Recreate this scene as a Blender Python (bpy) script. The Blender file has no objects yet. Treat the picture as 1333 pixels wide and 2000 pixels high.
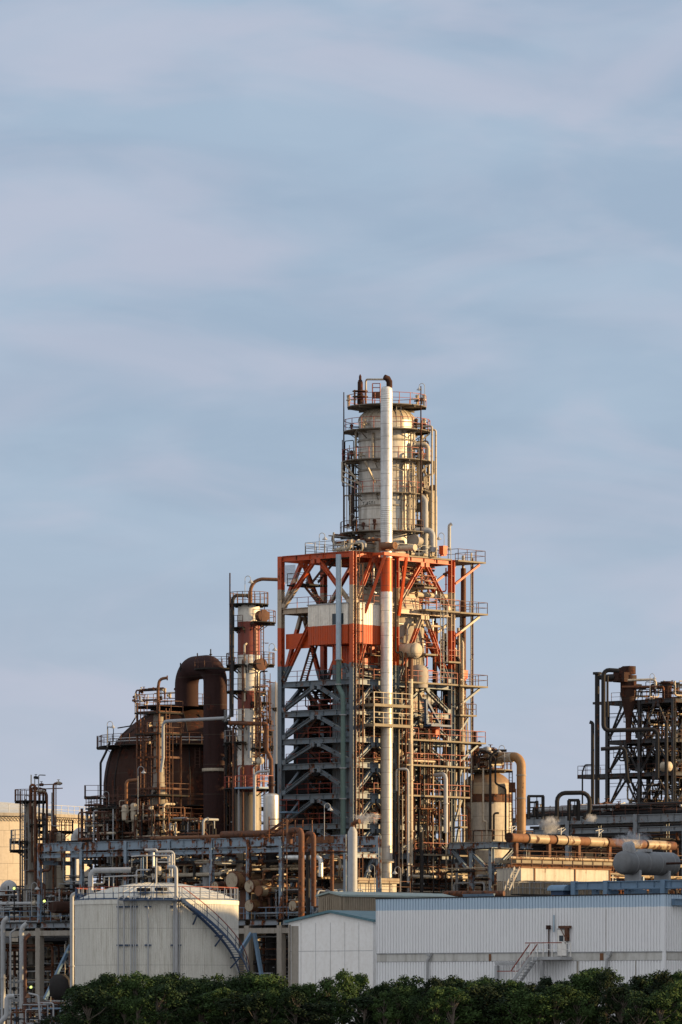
import bpy, math, random
from mathutils import Vector, Matrix
R = math.radians
# ------------------------------------------------------------------ camera, world, sun, exposure
F = 10600.0; CX = 666.5; HY = 1950.0; CH = 3.5       # focal length in photo pixels, optical centre, horizon row, eye height
sc = bpy.context.scene
col = sc.collection
cam = bpy.data.cameras.new('camera'); camo = bpy.data.objects.new('camera', cam); col.objects.link(camo)
camo.location = (0, 0, CH); camo.rotation_euler = (R(90), 0, 0)
cam.sensor_fit = 'VERTICAL'; cam.sensor_height = 36; cam.sensor_width = 24
cam.lens = 36 * F / 2000; cam.shift_y = 0.475; cam.clip_start = 1; cam.clip_end = 20000
sc.camera = camo

SUN_EL, SUN_AZ = 9.0, 91.5                           # degrees; azimuth clockwise from +Y
w = bpy.data.worlds.new('World'); sc.world = w; w.use_nodes = True
nt = w.node_tree; N = nt.nodes; L = nt.links
bg = N['Background']; bg.inputs['Strength'].default_value = 0.060
sky = N.new('ShaderNodeTexSky'); sky.sky_type = 'NISHITA'; sky.sun_disc = False
sky.sun_elevation = R(SUN_EL); sky.sun_rotation = R(SUN_AZ); sky.dust_density = 1.0; sky.ozone_density = 1.5
tc = N.new('ShaderNodeTexCoord')
def wnoise(scale, vec_scale, detail, rough, lo, hi, off=(0, 0, 0)):
    mp = N.new('ShaderNodeMapping'); mp.inputs['Scale'].default_value = vec_scale
    mp.inputs['Rotation'].default_value = (0, R(7), 0); mp.inputs['Location'].default_value = off
    L.new(tc.outputs['Generated'], mp.inputs[0])
    n = N.new('ShaderNodeTexNoise'); n.inputs['Scale'].default_value = scale
    n.inputs['Detail'].default_value = detail; n.inputs['Roughness'].default_value = rough
    n.inputs['Distortion'].default_value = 0.6
    L.new(mp.outputs[0], n.inputs['Vector'])
    m = N.new('ShaderNodeMapRange'); m.interpolation_type = 'SMOOTHSTEP'
    m.inputs[1].default_value = lo; m.inputs[2].default_value = hi
    L.new(n.outputs[0], m.inputs[0]); return m
c1 = wnoise(1.0, (13, 13, 40), 4, 0.5, 0.36, 0.66)          # broad veils of thin cloud
c2 = wnoise(1.0, (34, 34, 110), 5, 0.55, 0.40, 0.75)         # finer streaks
c3 = wnoise(1.0, (17, 17, 52), 4, 0.48, 0.40, 0.70, (9, 3.7, 1.3))             # pinkish patches
def wmix(a, b, f, k=1.0):
    mx = N.new('ShaderNodeMix'); mx.data_type = 'RGBA'
    mu = N.new('ShaderNodeMath'); mu.operation = 'MULTIPLY'; mu.inputs[1].default_value = k
    if hasattr(f, 'outputs'): L.new(f.outputs[0], mu.inputs[0])
    else: mu.inputs[0].default_value = f
    L.new(mu.outputs[0], mx.inputs[0])
    for s, v in ((6, a), (7, b)):
        if isinstance(v, tuple): mx.inputs[s].default_value = v + (1,)
        else: L.new(v, mx.inputs[s])
    return mx.outputs[2]
SKM = 1.0
def S(r, g, b): return (r * SKM, g * SKM, b * SKM)
out = wmix(sky.outputs[0], S(3.05, 3.95, 5.25), 0.86)          # an even veil of high cloud
out = wmix(out, S(3.8, 4.8, 5.9), c1, 0.34)
out = wmix(out, S(4.1, 4.95, 5.95), c2, 0.18)
out = wmix(out, S(4.45, 4.6, 5.55), c3, 0.60)
sx = N.new('ShaderNodeSeparateXYZ'); L.new(tc.outputs['Generated'], sx.inputs[0])
hz = N.new('ShaderNodeMapRange'); hz.interpolation_type = 'SMOOTHSTEP'; L.new(sx.outputs[2], hz.inputs[0])
hz.inputs[1].default_value = 0.105; hz.inputs[2].default_value = 0.02
out = wmix(out, S(4.45, 4.75, 5.6), hz, 0.60)                # thin pale veil low over the horizon
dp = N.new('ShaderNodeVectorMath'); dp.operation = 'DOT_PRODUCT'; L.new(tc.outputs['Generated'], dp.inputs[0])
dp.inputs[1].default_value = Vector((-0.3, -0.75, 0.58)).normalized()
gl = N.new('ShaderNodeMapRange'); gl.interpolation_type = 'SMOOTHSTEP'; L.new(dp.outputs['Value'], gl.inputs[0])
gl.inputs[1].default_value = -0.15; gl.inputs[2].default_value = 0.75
out = wmix(out, S(7.5, 7.7, 8.1), gl, 0.92)                # brightness added to the unseen side of the sky, lifts shaded walls
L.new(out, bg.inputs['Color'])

sl = bpy.data.lights.new('sun', 'SUN'); sl.energy = 5.0; sl.angle = R(0.6); sl.color = (1.0, 0.68, 0.33)
so = bpy.data.objects.new('sun', sl); col.objects.link(so)
sd = Vector((math.sin(R(SUN_AZ)) * math.cos(R(SUN_EL)), math.cos(R(SUN_AZ)) * math.cos(R(SUN_EL)), math.sin(R(SUN_EL))))
so.rotation_euler = sd.to_track_quat('Z', 'Y').to_euler(); so.location = (200, 400, 80)
sc.view_settings.view_transform = 'Standard'; sc.view_settings.look = 'None'
sc.view_settings.exposure = 1.0; sc.view_settings.gamma = 1.0
sc.cycles.volume_step_rate = 1.0; sc.cycles.max_bounces = 8; sc.cycles.use_denoising = True

# ------------------------------------------------------------------ geometry helpers
Z = Vector((0, 0, 1)); C43, S43 = 0.7314, 0.6820
U = Vector((C43, -S43, 0)); V = Vector((S43, C43, 0))        # the plant grid: U right and nearer, V right and farther
def P(px, py, D): return Vector(((px - CX) * D / F, D, CH + (HY - py) * D / F))
def zy(py, D): return CH + (HY - py) * D / F
def G(an, a, b, z): return Vector((an[0], an[1], 0)) + U * a + V * b + Z * z
def anc(px, D): return ((px - CX) * D / F, D)
def la(an, px, b=0.0):                                       # a where the line b=const crosses image column px
    k = (px - CX) / F
    return (k * (an[1] + C43 * b) - an[0] - S43 * b) / (C43 + S43 * k)
def lb(an, px, a=0.0):
    k = (px - CX) / F
    return (k * (an[1] - S43 * a) - an[0] - C43 * a) / (S43 - C43 * k)

def fillet(path, rf, seg=5):
    path = [Vector(p) for p in path]
    if len(path) < 3 or rf <= 0: return path
    o = [path[0]]
    for i in range(1, len(path) - 1):
        p0, p1, p2 = path[i - 1], path[i], path[i + 1]
        d0, d1 = p0 - p1, p2 - p1
        l0, l1 = d0.length, d1.length
        if l0 < 1e-6 or l1 < 1e-6: continue
        d0 = d0 / l0; d1 = d1 / l1
        cosang = max(-1, min(1, d0.dot(d1)))
        if cosang < -0.999: o.append(p1); continue
        ang = math.acos(cosang)
        t = rf / math.tan(ang / 2)
        t = min(t, l0 * 0.49, l1 * 0.49)
        r = t * math.tan(ang / 2)
        bis = (d0 + d1).normalized(); c = p1 + bis * (r / math.sin(ang / 2))
        a = p1 + d0 * t - c; b = p1 + d1 * t - c
        tot = math.pi - ang
        n = max(2, int(seg * tot / 1.57 + .5))
        for k in range(n + 1):
            s = k / n
            v = a * (math.sin((1 - s) * tot) / math.sin(tot)) + b * (math.sin(s * tot) / math.sin(tot))
            o.append(c + v)
    o.append(path[-1]); return o

class MB:
    def __init__(s): s.v = []; s.f = []
    def add(s, vs, fs):
        n = len(s.v); s.v += [Vector(v) for v in vs]; s.f += [tuple(i + n for i in f) for f in fs]; return s
    def box(s, c, hx, hy, hz, ax=(Vector((1, 0, 0)), Vector((0, 1, 0)), Z)):
        c = Vector(c); X, Y, W = ax
        vs = [c + X * (i * hx) + Y * (j * hy) + W * (k * hz) for i in (-1, 1) for j in (-1, 1) for k in (-1, 1)]
        return s.add(vs, [(0, 1, 3, 2), (4, 6, 7, 5), (0, 4, 5, 1), (2, 3, 7, 6), (0, 2, 6, 4), (1, 5, 7, 3)])
    def gbox(s, an, a0, a1, b0, b1, z0, z1):
        return s.box(G(an, (a0 + a1) / 2, (b0 + b1) / 2, (z0 + z1) / 2), abs(a1 - a0) / 2, abs(b1 - b0) / 2, abs(z1 - z0) / 2, (U, V, Z))
    def bar(s, p, q, w, h=None, up=Z):
        p = Vector(p); q = Vector(q); h = h or w; d = q - p
        if d.length < 1e-5: return s
        X = d.normalized(); Y = up.cross(X)
        if Y.length < 1e-3: Y = U.copy()
        Y.normalize(); W = X.cross(Y)
        return s.box((p + q) / 2, d.length / 2, w / 2, h / 2, (X, Y, W))
    def ibeam(s, p, q, w, h, t=0.05, up=Z):
        p = Vector(p); q = Vector(q); X = (q - p).normalized(); Y = up.cross(X)
        if Y.length < 1e-3: Y = V.copy()
        Y.normalize(); W = X.cross(Y)
        s.bar(p + W * (h / 2 - t / 2), q + W * (h / 2 - t / 2), w, t, up)
        s.bar(p - W * (h / 2 - t / 2), q - W * (h / 2 - t / 2), w, t, up)
        s.bar(p, q, t, h - 2 * t - .004, up)
        n = int((q - p).length / 1.6)
        for i in range(1, n):                                 # web stiffeners
            c = p + (q - p) * (i / n)
            s.box(c, .012, w * .42, h / 2 - t - .004, (X, Y, W))
        return s
    def tube(s, path, r, n=8, fil=None, seg=4, caps=True):
        pts = fillet(path, fil, seg) if fil else [Vector(p) for p in path]
        q = [pts[0]]
        for p in pts[1:]:
            if (p - q[-1]).length > 1e-4: q.append(p)
        pts = q
        if len(pts) < 2: return s
        t0 = (pts[1] - pts[0]).normalized()
        ref = Z if abs(t0.z) < .9 else Vector((1, 0, 0))
        x = t0.cross(ref).normalized(); vs = []; fs = []
        rr = r if isinstance(r, (list, tuple)) else [r] * len(pts)
        for i, p in enumerate(pts):
            if i == 0: t = t0
            elif i == len(pts) - 1: t = (pts[-1] - pts[-2]).normalized()
            else: t = ((pts[i] - pts[i - 1]).normalized() + (pts[i + 1] - pts[i]).normalized()).normalized()
            x = (x - t * x.dot(t)).normalized(); y = t.cross(x)
            for k in range(n):
                a = 2 * math.pi * k / n
                vs.append(p + (x * math.cos(a) + y * math.sin(a)) * rr[min(i, len(rr) - 1)])
        m = len(pts)
        for i in range(m - 1):
            for k in range(n):
                k2 = (k + 1) % n
                fs.append((i * n + k, i * n + k2, (i + 1) * n + k2, (i + 1) * n + k))
        if caps: fs.append(tuple(range(n - 1, -1, -1))); fs.append(tuple((m - 1) * n + k for k in range(n)))
        return s.add(vs, fs)
    def lathe(s, prof, c, n=32, ax=Z, caps=True):
        c = Vector(c); ax = ax.normalized(); ref = Vector((1, 0, 0)) if abs(ax.x) < .9 else Z
        x = ref - ax * ref.dot(ax); x.normalize(); y = ax.cross(x)
        vs = []; fs = []
        for r, h in prof:
            for k in range(n):
                a = 2 * math.pi * k / n
                vs.append(c + ax * h + (x * math.cos(a) + y * math.sin(a)) * max(r, 1e-3))
        for i in range(len(prof) - 1):
            for k in range(n):
                k2 = (k + 1) % n
                fs.append((i * n + k, i * n + k2, (i + 1) * n + k2, (i + 1) * n + k))
        if caps:
            fs.append(tuple(range(n - 1, -1, -1))); m = len(prof) - 1
            fs.append(tuple(m * n + k for k in range(n)))
        return s.add(vs, fs)
    def slab(s, poly, z, t):                                  # poly of xy points, top at z
        n = len(poly)
        vs = [Vector((p[0], p[1], z)) for p in poly] + [Vector((p[0], p[1], z - t)) for p in poly]
        fs = [tuple(range(n)), tuple(range(2 * n - 1, n - 1, -1))] + [(i, i + n, (i + 1) % n + n, (i + 1) % n) for i in range(n)]
        return s.add(vs, fs)
    def ring(s, c, r0, r1, z, t, a0=0, a1=360, n=40):
        full = abs(a1 - a0) >= 359.9; m = max(3, int(n * abs(a1 - a0) / 360)); vs = []; fs = []
        for i in range(m + 1):
            a = R(a0 + (a1 - a0) * i / m); d = Vector((math.cos(a), math.sin(a), 0)); b = Vector((c[0], c[1], z))
            vs += [b + d * r0, b + d * r1, b + d * r1 - Z * t, b + d * r0 - Z * t]
        for i in range(m):
            for k in range(4):
                fs.append((i * 4 + k, (i + 1) * 4 + k, (i + 1) * 4 + (k + 1) % 4, i * 4 + (k + 1) % 4))
        if not full: fs += [(3, 2, 1, 0), tuple(m * 4 + k for k in range(4))]
        return s.add(vs, fs)
    def rail(s, pts, h=1.1, sp=1.5, r=0.025, closed=False, toe=False):
        pts = [Vector(p) for p in pts]
        if closed: pts = pts + [pts[0]]
        for i in range(len(pts) - 1):
            p, q = pts[i], pts[i + 1]; d = (q - p).length
            n = max(1, round(d / sp))
            for k in range(n + (1 if (i == len(pts) - 2 and not closed) else 0)):
                b = p + (q - p) * (k / n); s.bar(b, b + Z * (h - r * 1.02), r * 2, r * 2, U)
            s.bar(p + Z * h, q + Z * h, r * 2.0); s.bar(p + Z * h * .53, q + Z * h * .53, r * 1.7)
            if toe: s.bar(p + Z * .08, q + Z * .08, .015, .14)
        return s
    def ladder(s, p, q, side, cage=True, r=0.035, out=None):
        p = Vector(p); q = Vector(q); sv = side.normalized()
        for k in (-1, 1): s.bar(p + sv * .24 * k, q + sv * .24 * k, r * 2, r * 2, sv)
        n = int((q - p).length / .33)
        for i in range(1, n):
            c = p + (q - p) * (i / n); s.bar(c - sv * .22, c + sv * .22, .035)
        if cage:
            o = out if out is not None else sv.cross(Z); o = o.normalized(); m = int(((q - p).length - 2) / 1.1)
            for i in range(max(0, m)):
                c = p + Z * 2 + (q - p).normalized() * (i * 1.1)
                ring = [c + sv * (math.cos(R(a)) * .36) + o * (math.sin(R(a)) * .7) for a in (10, 45, 90, 135, 170)]
                for u, v in zip(ring, ring[1:]): s.bar(u, v, .045, .045)
            if m > 1:
                for a in (30, 90, 150):
                    d = sv * (math.cos(R(a)) * .36) + o * (math.sin(R(a)) * .7)
                    s.bar(p + Z * 2 + d, p + Z * 2 + d + (q - p).normalized() * ((m - 1) * 1.1), .04, .04, sv)
        return s
    def stair(s, p, q, side, wdt=0.8, treads=True):
        p = Vector(p); q = Vector(q); sv = side.normalized()
        for k in (0, 1): s.bar(p + sv * wdt * k, q + sv * wdt * k, .05, .26)
        n = max(3, int(abs(q.z - p.z) / .22))
        f = (q - p); f.z = 0; f.normalize()
        for i in range(1, n):
            c = p + (q - p) * (i / n) + sv * wdt / 2; s.box(c, .13, wdt / 2 - .027, .02, (f, sv, Z))
        return s

def mesh_ob(name, mb, m, org=Vector((0, 0, 0)), sharp=50):
    me = bpy.data.meshes.new(name); me.from_pydata([v - org for v in mb.v], [], mb.f)
    me.polygons.foreach_set('use_smooth', [True] * len(me.polygons))
    me.set_sharp_from_angle(angle=R(sharp)); me.materials.append(m)
    o = bpy.data.objects.new(name, me); col.objects.link(o); return o
class T:
    def __init__(s, name, label, cat, loc, group=None):
        s.o = bpy.data.objects.new(name, None); s.o.empty_display_size = .5; col.objects.link(s.o)
        s.loc = Vector(loc); s.o.location = s.loc; s.o['label'] = label; s.o['category'] = cat
        if group: s.o['group'] = group
    def part(s, name, mb, m, parent=None, label=None, stuff=False):
        o = mesh_ob(name, mb, m, s.loc); o.parent = parent or s.o
        if label: o['label'] = label
        if stuff: o['kind'] = 'stuff'
        return o
def solo(name, label, cat, mb, m, loc=None, group=None, kind=None):
    loc = Vector(loc) if loc is not None else Vector((mb.v[0].x, mb.v[0].y, min(v.z for v in mb.v)))
    o = mesh_ob(name, mb, m, loc); o.location = loc; o['label'] = label; o['category'] = cat
    if group: o['group'] = group
    if kind: o['kind'] = kind
    return o
def struct(name, mb, m): o = mesh_ob(name, mb, m); o['kind'] = 'structure'; return o

# ------------------------------------------------------------------ materials
def mat(name, base, rust=.25, rough=.6, metal=0.0, streak=.35, seam=None, bands=None, scale=1.0, bump=0.0,
        rdark=(.030, .016, .011), rlite=(.20, .065, .022), dirt=.45, spec=.28, mott=.22):
    m = bpy.data.materials.new(name); m.use_nodes = True; t = m.node_tree; n = t.nodes; l = t.links
    bs = n['Principled BSDF']; bs.inputs['Metallic'].default_value = metal; bs.inputs['Specular IOR Level'].default_value = spec
    g = n.new('ShaderNodeNewGeometry'); pos = g.outputs['Position']
    def noise(sc_, det, vec=None, rgh=.6):
        x = n.new('ShaderNodeTexNoise'); x.inputs['Scale'].default_value = sc_; x.inputs['Detail'].default_value = det
        x.inputs['Roughness'].default_value = rgh; l.new(vec or pos, x.inputs['Vector']); return x.outputs[0]
    def math_(op, a, b=None, c=None):
        x = n.new('ShaderNodeMath'); x.operation = op
        for i, v in enumerate((a, b, c)):
            if v is None: continue
            if isinstance(v, (int, float)): x.inputs[i].default_value = v
            else: l.new(v, x.inputs[i])
        return x.outputs[0]
    def rng(v, lo, hi, o0=0., o1=1.):
        x = n.new('ShaderNodeMapRange'); x.interpolation_type = 'SMOOTHSTEP'; l.new(v, x.inputs[0])
        for i, k in enumerate((lo, hi, o0, o1)): x.inputs[i + 1].default_value = k
        return x.outputs[0]
    def mix(f, a, b):
        x = n.new('ShaderNodeMix'); x.data_type = 'RGBA'
        if isinstance(f, (int, float)): x.inputs[0].default_value = f
        else: l.new(f, x.inputs[0])
        for i, v in ((6, a), (7, b)):
            if isinstance(v, tuple): x.inputs[i].default_value = tuple(v[:3]) + (1,)
            else: l.new(v, x.inputs[i])
        return x.outputs[2]
    mp = n.new('ShaderNodeMapping'); mp.inputs['Scale'].default_value = (1.6 * scale, 1.6 * scale, .16 * scale); l.new(pos, mp.inputs[0])
    nA = noise(.9 * scale, 8, None, .68); nB = noise(1.3, 6, mp.outputs[0], .6); nC = noise(3.1 * scale, 5)
    sep = n.new('ShaderNodeSeparateXYZ'); l.new(pos, sep.inputs[0]); zz = sep.outputs[2]
    bc = tuple(base)
    if bands:                                                 # painted hoops: [(z upper limit, colour), ...] from below
        cur = bands[0][1]
        zb = math_('ADD', zz, math_('MULTIPLY', math_('SUBTRACT', nC, .5), .12))
        for zl, c in bands[1:]:
            cur = mix(math_('GREATER_THAN', zb, zl), cur, c)
        bc = cur
    dcol = tuple(base[i] * (dirt, dirt * .92, dirt * .82)[i] for i in range(3)) if not bands else (.12, .10, .085)
    cc = mix(math_('MULTIPLY', rng(nB, .42, .78), streak if not bands else streak * .7), bc, dcol)
    cc = mix(math_('MULTIPLY', rng(nC, .35, .75), mott), cc, dcol)
    if seam:
        per, wd = seam[0], seam[1]
        fr = math_('FRACT', math_('DIVIDE', zz, per)); sm = math_('LESS_THAN', fr, wd / per)
        if len(seam) > 2:
            ang = math_('ARCTAN2', math_('SUBTRACT', sep.outputs[0], seam[2]), math_('SUBTRACT', sep.outputs[1], seam[3]))
            row = math_('MULTIPLY', math_('FLOOR', math_('DIVIDE', zz, per)), .37)
            f2 = math_('FRACT', math_('ADD', math_('MULTIPLY', ang, seam[4] / 6.28318), row))
            sm = math_('MAXIMUM', sm, math_('LESS_THAN', f2, seam[5]))
        cc = mix(math_('MULTIPLY', sm, .62), cc, (.06, .05, .04))
    if rust > 0:
        rm = math_('ADD', math_('MULTIPLY', nA, .6), math_('MULTIPLY', nB, .4))
        th = .70 - .36 * rust
        rmask = rng(rm, th, th + .07)
        rc = mix(rng(nC, .38, .66), tuple(rdark), tuple(rlite))
        cc = mix(rmask, cc, rc)
        if metal > 0: l.new(math_('MULTIPLY', math_('SUBTRACT', 1.0, rmask), metal), bs.inputs['Metallic'])
        l.new(math_('MAXIMUM', math_('MULTIPLY', rmask, .9), math_('ADD', rough - .12, math_('MULTIPLY', nA, .24))), bs.inputs['Roughness'])
    else: l.new(math_('ADD', rough - .12, math_('MULTIPLY', nA, .24)), bs.inputs['Roughness'])
    l.new(cc, bs.inputs['Base Color'])
    if bump > 0:
        b = n.new('ShaderNodeBump'); b.inputs['Strength'].default_value = bump; b.inputs['Distance'].default_value = .05
        l.new(nA, b.inputs['Height']); l.new(b.outputs[0], bs.inputs['Normal'])
    return m
ORG, WHT, GRY = (.46, .066, .013), (.60, .54, .45), (.125, .16, .19)
M = dict(
    frame=mat('banded_frame_paint', GRY, rust=.42, rough=.5, bands=[(0, GRY), (36.3, ORG), (40.1, (.42, .33, .24)), (43.9, ORG)], streak=.8),
    steel=mat('blue_grey_steel_paint', (.20, .225, .25), rust=.45, rough=.5),
    rack=mat('rack_blue_paint', (.20, .255, .31), rust=.60, rough=.55),
    bluest=mat('clean_blue_steel', (.135, .215, .31), rust=.12, rough=.5),
    bluerail=mat('tank_blue_paint', (.035, .065, .13), rust=.1, rough=.5),
    redrail=mat('red_rail_paint', (.23, .045, .028), rust=.35, rough=.55),
    rail=mat('rusty_rail_paint', (.085, .038, .026), rust=.45, rough=.7),
    grail=mat('grey_rail_paint', (.22, .22, .22), rust=.4, rough=.6),
    mdeck=mat('weathered_deck_plate', (.15, .13, .105), rust=.4, rough=.8),
    hxcover=mat('stained_cover_plate', (.34, .28, .20), rust=.52, rough=.7, scale=2.0),
    hxbody=mat('warm_brown_exchanger_steel', (.17, .095, .045), rust=.45, rough=.45),
    deck=mat('dark_grating', (.030, .028, .026), rust=.4, rough=.85, spec=.1),
    ldeck=mat('pale_deck_plate', (.19, .16, .115), rust=.3, rough=.7),
    orange=mat('orange_paint', ORG, rust=.08, streak=.2, rough=.5),
    white=mat('weathered_white_paint', (.74, .71, .66), rust=.10, rough=.6),
    darkrust=mat('dark_brown_vessel_steel', (.042, .022, .017), rust=.55, rough=.85, rdark=(.024, .011, .009), rlite=(.090, .030, .017), bump=.3, spec=.1, streak=.7, seam=(2.4, .06, -16.6, 557.0, 20, .01)),
    duct=mat('dark_maroon_duct_steel', (.034, .017, .016), rust=.4, rough=.8, rdark=(.020, .010, .009), rlite=(.095, .030, .018), spec=.12, streak=.7, seam=(3.0, .06)),
    rust=mat('rusty_pipe_steel', (.10, .045, .026), rust=.6, rough=.75),
    orust=mat('orange_rust_steel', (.165, .075, .036), rust=.5, rough=.75, rlite=(.20, .08, .034)),
    outlet=mat('tan_outlet_pipe_steel', (.27, .155, .07), rust=.35, rough=.6, rlite=(.20, .09, .04)),
    goldclad=mat('stained_pipe_cladding', (.32, .245, .155), rust=.5, rough=.5, streak=.6, rlite=(.16, .07, .035)),
    dark=mat('dark_pipe_coating', (.028, .026, .026), rust=.34, rough=.75, spec=.12),
    silver=mat('aluminium_cladding', (.66, .66, .64), rust=.04, rough=.42, metal=.4, seam=(1.0, .035)),
    cream=mat('cream_insulation', (.42, .36, .275), rust=.34, rough=.6, seam=(1.1, .04), streak=.6),
    grey=mat('grey_pipe_paint', (.30, .31, .32), rust=.22, rough=.55),
    lgrey=mat('light_grey_pipe_paint', (.34, .345, .35), rust=.06, rough=.5),
    green=mat('grey_green_paint', (.10, .155, .14), rust=.25, rough=.6),
    duct2=mat('pale_blue_duct_paint', (.36, .46, .54), rust=.05, rough=.5),
    concrete=mat('stained_concrete', (.30, .27, .23), rust=.12, rough=.85, streak=.8),
    cwall=mat('cream_white_wall', (.80, .78, .75), rust=.02, rough=.8, streak=.25, dirt=.65),
    brown=mat('brown_ribbed_sheet', (.27, .22, .16), rust=.2, rough=.8, streak=.6),
    paleteal=mat('pale_teal_roof_paint', (.26, .31, .29), rust=.15, rough=.6),
    teal=mat('teal_roof_paint', (.085, .17, .20), rust=.1, rough=.5),
    tank=mat('cream_ribbed_tank_sheet', (.62, .60, .54), rust=.05, rough=.65, streak=.6, dirt=.5, scale=2.2, seam=(3.2, .03)),
    tankroof=mat('tank_roof_sheet', (.52, .505, .45), rust=.06, rough=.6),
    boxwhite=mat('rusty_cream_box_paint', (.42, .39, .33), rust=.36, rough=.7, streak=.8),
    farwall=mat('pale_far_tank_panels', (.47, .41, .33), rust=.0, rough=.7, streak=.15, seam=(1.9, .05, -46.0, 640.0, 60, .02)),
    dsteel=mat('dark_rusty_tower_steel', (.055, .055, .058), rust=.5, rough=.8, rlite=(.10, .04, .022), spec=.15),
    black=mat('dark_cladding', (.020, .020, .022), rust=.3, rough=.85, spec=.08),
    glass=mat('dark_window_glass', (.03, .04, .05), rust=0, rough=.15),
    drumgrey=mat('grey_drum_paint', (.16, .165, .17), rust=.03, rough=.55),
    yellow=mat('yellow_paint', (.6, .40, .04), rust=.15, rough=.5),
    ground=mat('yard_concrete_and_gravel', (.17, .16, .145), rust=.1, rough=.9, scale=.3),
)
def wallmat(name, zb):                                        # pale sheet with a blue painted band above zb
    return mat(name, (.72, .72, .72), rust=.0, rough=.6, streak=.10, dirt=.7, mott=.03, bands=[(0, (.72, .72, .72)), (zb, (.40, .51, .61))])
M['shed'] = wallmat('pale_grey_sheet_with_blue_band', 10.55)
def emit(name, c, s):
    m = bpy.data.materials.new(name); m.use_nodes = True; b = m.node_tree.nodes['Principled BSDF']
    b.inputs['Base Color'].default_value = c + (1,); b.inputs['Emission Color'].default_value = c + (1,); b.inputs['Emission Strength'].default_value = s
    return m
M['lit'] = emit('lit_lamp_glass', (.75, .95, .22), .9)
M['litw'] = emit('lit_white_lamp_glass', (1.0, .85, .5), 2.0)

# ------------------------------------------------------------------ builders shared by several things
rng = random.Random(7)
def valve(mb, p, d, r):
    p = Vector(p); d = d.normalized()
    for k in (-1, 1): mb.lathe([(r * 1.75, -.05), (r * 1.75, .05)], p + d * (k * r * 1.6), 8, d)
    mb.lathe([(r * 1.3, -r * 1.6), (r * 1.5, 0), (r * 1.3, r * 1.6)], p, 8, d)
    up = Z if abs(d.z) < .7 else -V
    mb.lathe([(r * .6, 0), (r * .35, r * 3.2)], p, 6, up); mb.lathe([(r * 1.5, 0), (r * 1.5, .05)], p + up * (r * 3.2), 8, up)
def rand_path(an, A, B, Zr, rg, nseg, vert=.4):
    lo = [A[0], B[0], Zr[0]]; hi = [A[1], B[1], Zr[1]]
    p = [rg.uniform(lo[i], hi[i]) for i in range(3)]; pts = [tuple(p)]; last = -1
    for _ in range(nseg):
        ws = [1 - vert, 1 - vert, vert * 2]
        if last >= 0: ws[last] = 0
        ax = rg.choices((0, 1, 2), ws)[0]; last = ax
        for _t in range(6):
            t = rg.uniform(lo[ax], hi[ax])
            if abs(t - p[ax]) > .25 * (hi[ax] - lo[ax]): break
        p[ax] = t; pts.append(tuple(p))
    return [G(an, *q) for q in pts]
PM = ('rust', 'rust', 'dark', 'dark', 'dark', 'grey', 'goldclad', 'goldclad', 'orust', 'rail')
def pipework(label, an, A, B, Zr, n, seed, mats=PM, rr=(.05, .17), drums=1, valves=6, vert=.4, group=None, name='pipework'):
    rg = random.Random(seed); t = T(name, label, 'pipework', G(an, sum(A) / 2, sum(B) / 2, Zr[0]), group)
    for i in range(n):
        r = rr[0] + (rr[1] - rr[0]) * rg.random() ** 2.0; m = MB()
        path = rand_path(an, A, B, Zr, rg, rg.choice((1, 2, 3, 3, 4)), vert)
        m.tube(path, r, 8 if r < .2 else 12, r * 3)
        for k in range(len(path) - 1):
            d = path[k + 1] - path[k]
            for s_ in (.3, .7):
                if d.length > 1.5 and rg.random() < .4: m.lathe([(r * 1.7, -.04), (r * 1.7, .04)], path[k] + d * s_, 8, d)
        po = t.part('pipe', m, M[rg.choice(mats)])
        if i < valves:
            k = rg.randrange(len(path) - 1); d = path[k + 1] - path[k]
            if d.length > .3:
                q = MB(); valve(q, path[k] + d * rg.uniform(.2, .8), d, max(.09, r)); t.part('valve', q, M[rg.choice(('dark', 'rail', 'cream', 'rust'))], po)
    for i in range(drums):
        r = rg.uniform(.35, .6); ln = rg.uniform(1.2, 2.4); ax = rg.choice((U, V, Z))
        c = G(an, rg.uniform(A[0] + .5, A[1] - .5), rg.uniform(B[0] + .5, B[1] - .5), rg.uniform(Zr[0] + .6, max(Zr[0] + .7, Zr[1] - .9)))
        m = MB(); m.lathe([(0, -ln / 2 - r * .5), (r * .6, -ln / 2 - r * .38), (r * .92, -ln / 2 - r * .15), (r, -ln / 2), (r, ln / 2), (r * .92, ln / 2 + r * .15), (r * .6, ln / 2 + r * .38), (0, ln / 2 + r * .5)], c, 18, ax)
        t.part('drum', m, M[rg.choice(('cream', 'rust', 'cream', 'grey'))])
    return t
lamp_n = [0]
def lamp(p, h, side, where, mt='grey', lit=False, reach=.55):
    p = Vector(p); t = T('gooseneck_lamp', where, 'lamp', p, 'gooseneck lamps on the decks')
    m = MB(); top = p + Z * h; s = side.normalized() * reach
    m.tube([p, top - Z * .3, top, top + s * .5 + Z * .22, top + s, top + s - Z * .25], .035, 6, .22); t.part('post', m, M[mt])
    q = MB(); q.lathe([(.05, .28), (.09, .22), (.28, 0), (.26, 0)], top + s - Z * .50, 12); t.part('shade', q, M['lgrey'])
    b = MB(); b.lathe([(0, -.06), (.09, -.05), (.12, .0), (.1, .06), (0, .08)], top + s - Z * .50, 8); t.part('bulb', b, M['lit' if lit else 'white'])
    return t
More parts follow.
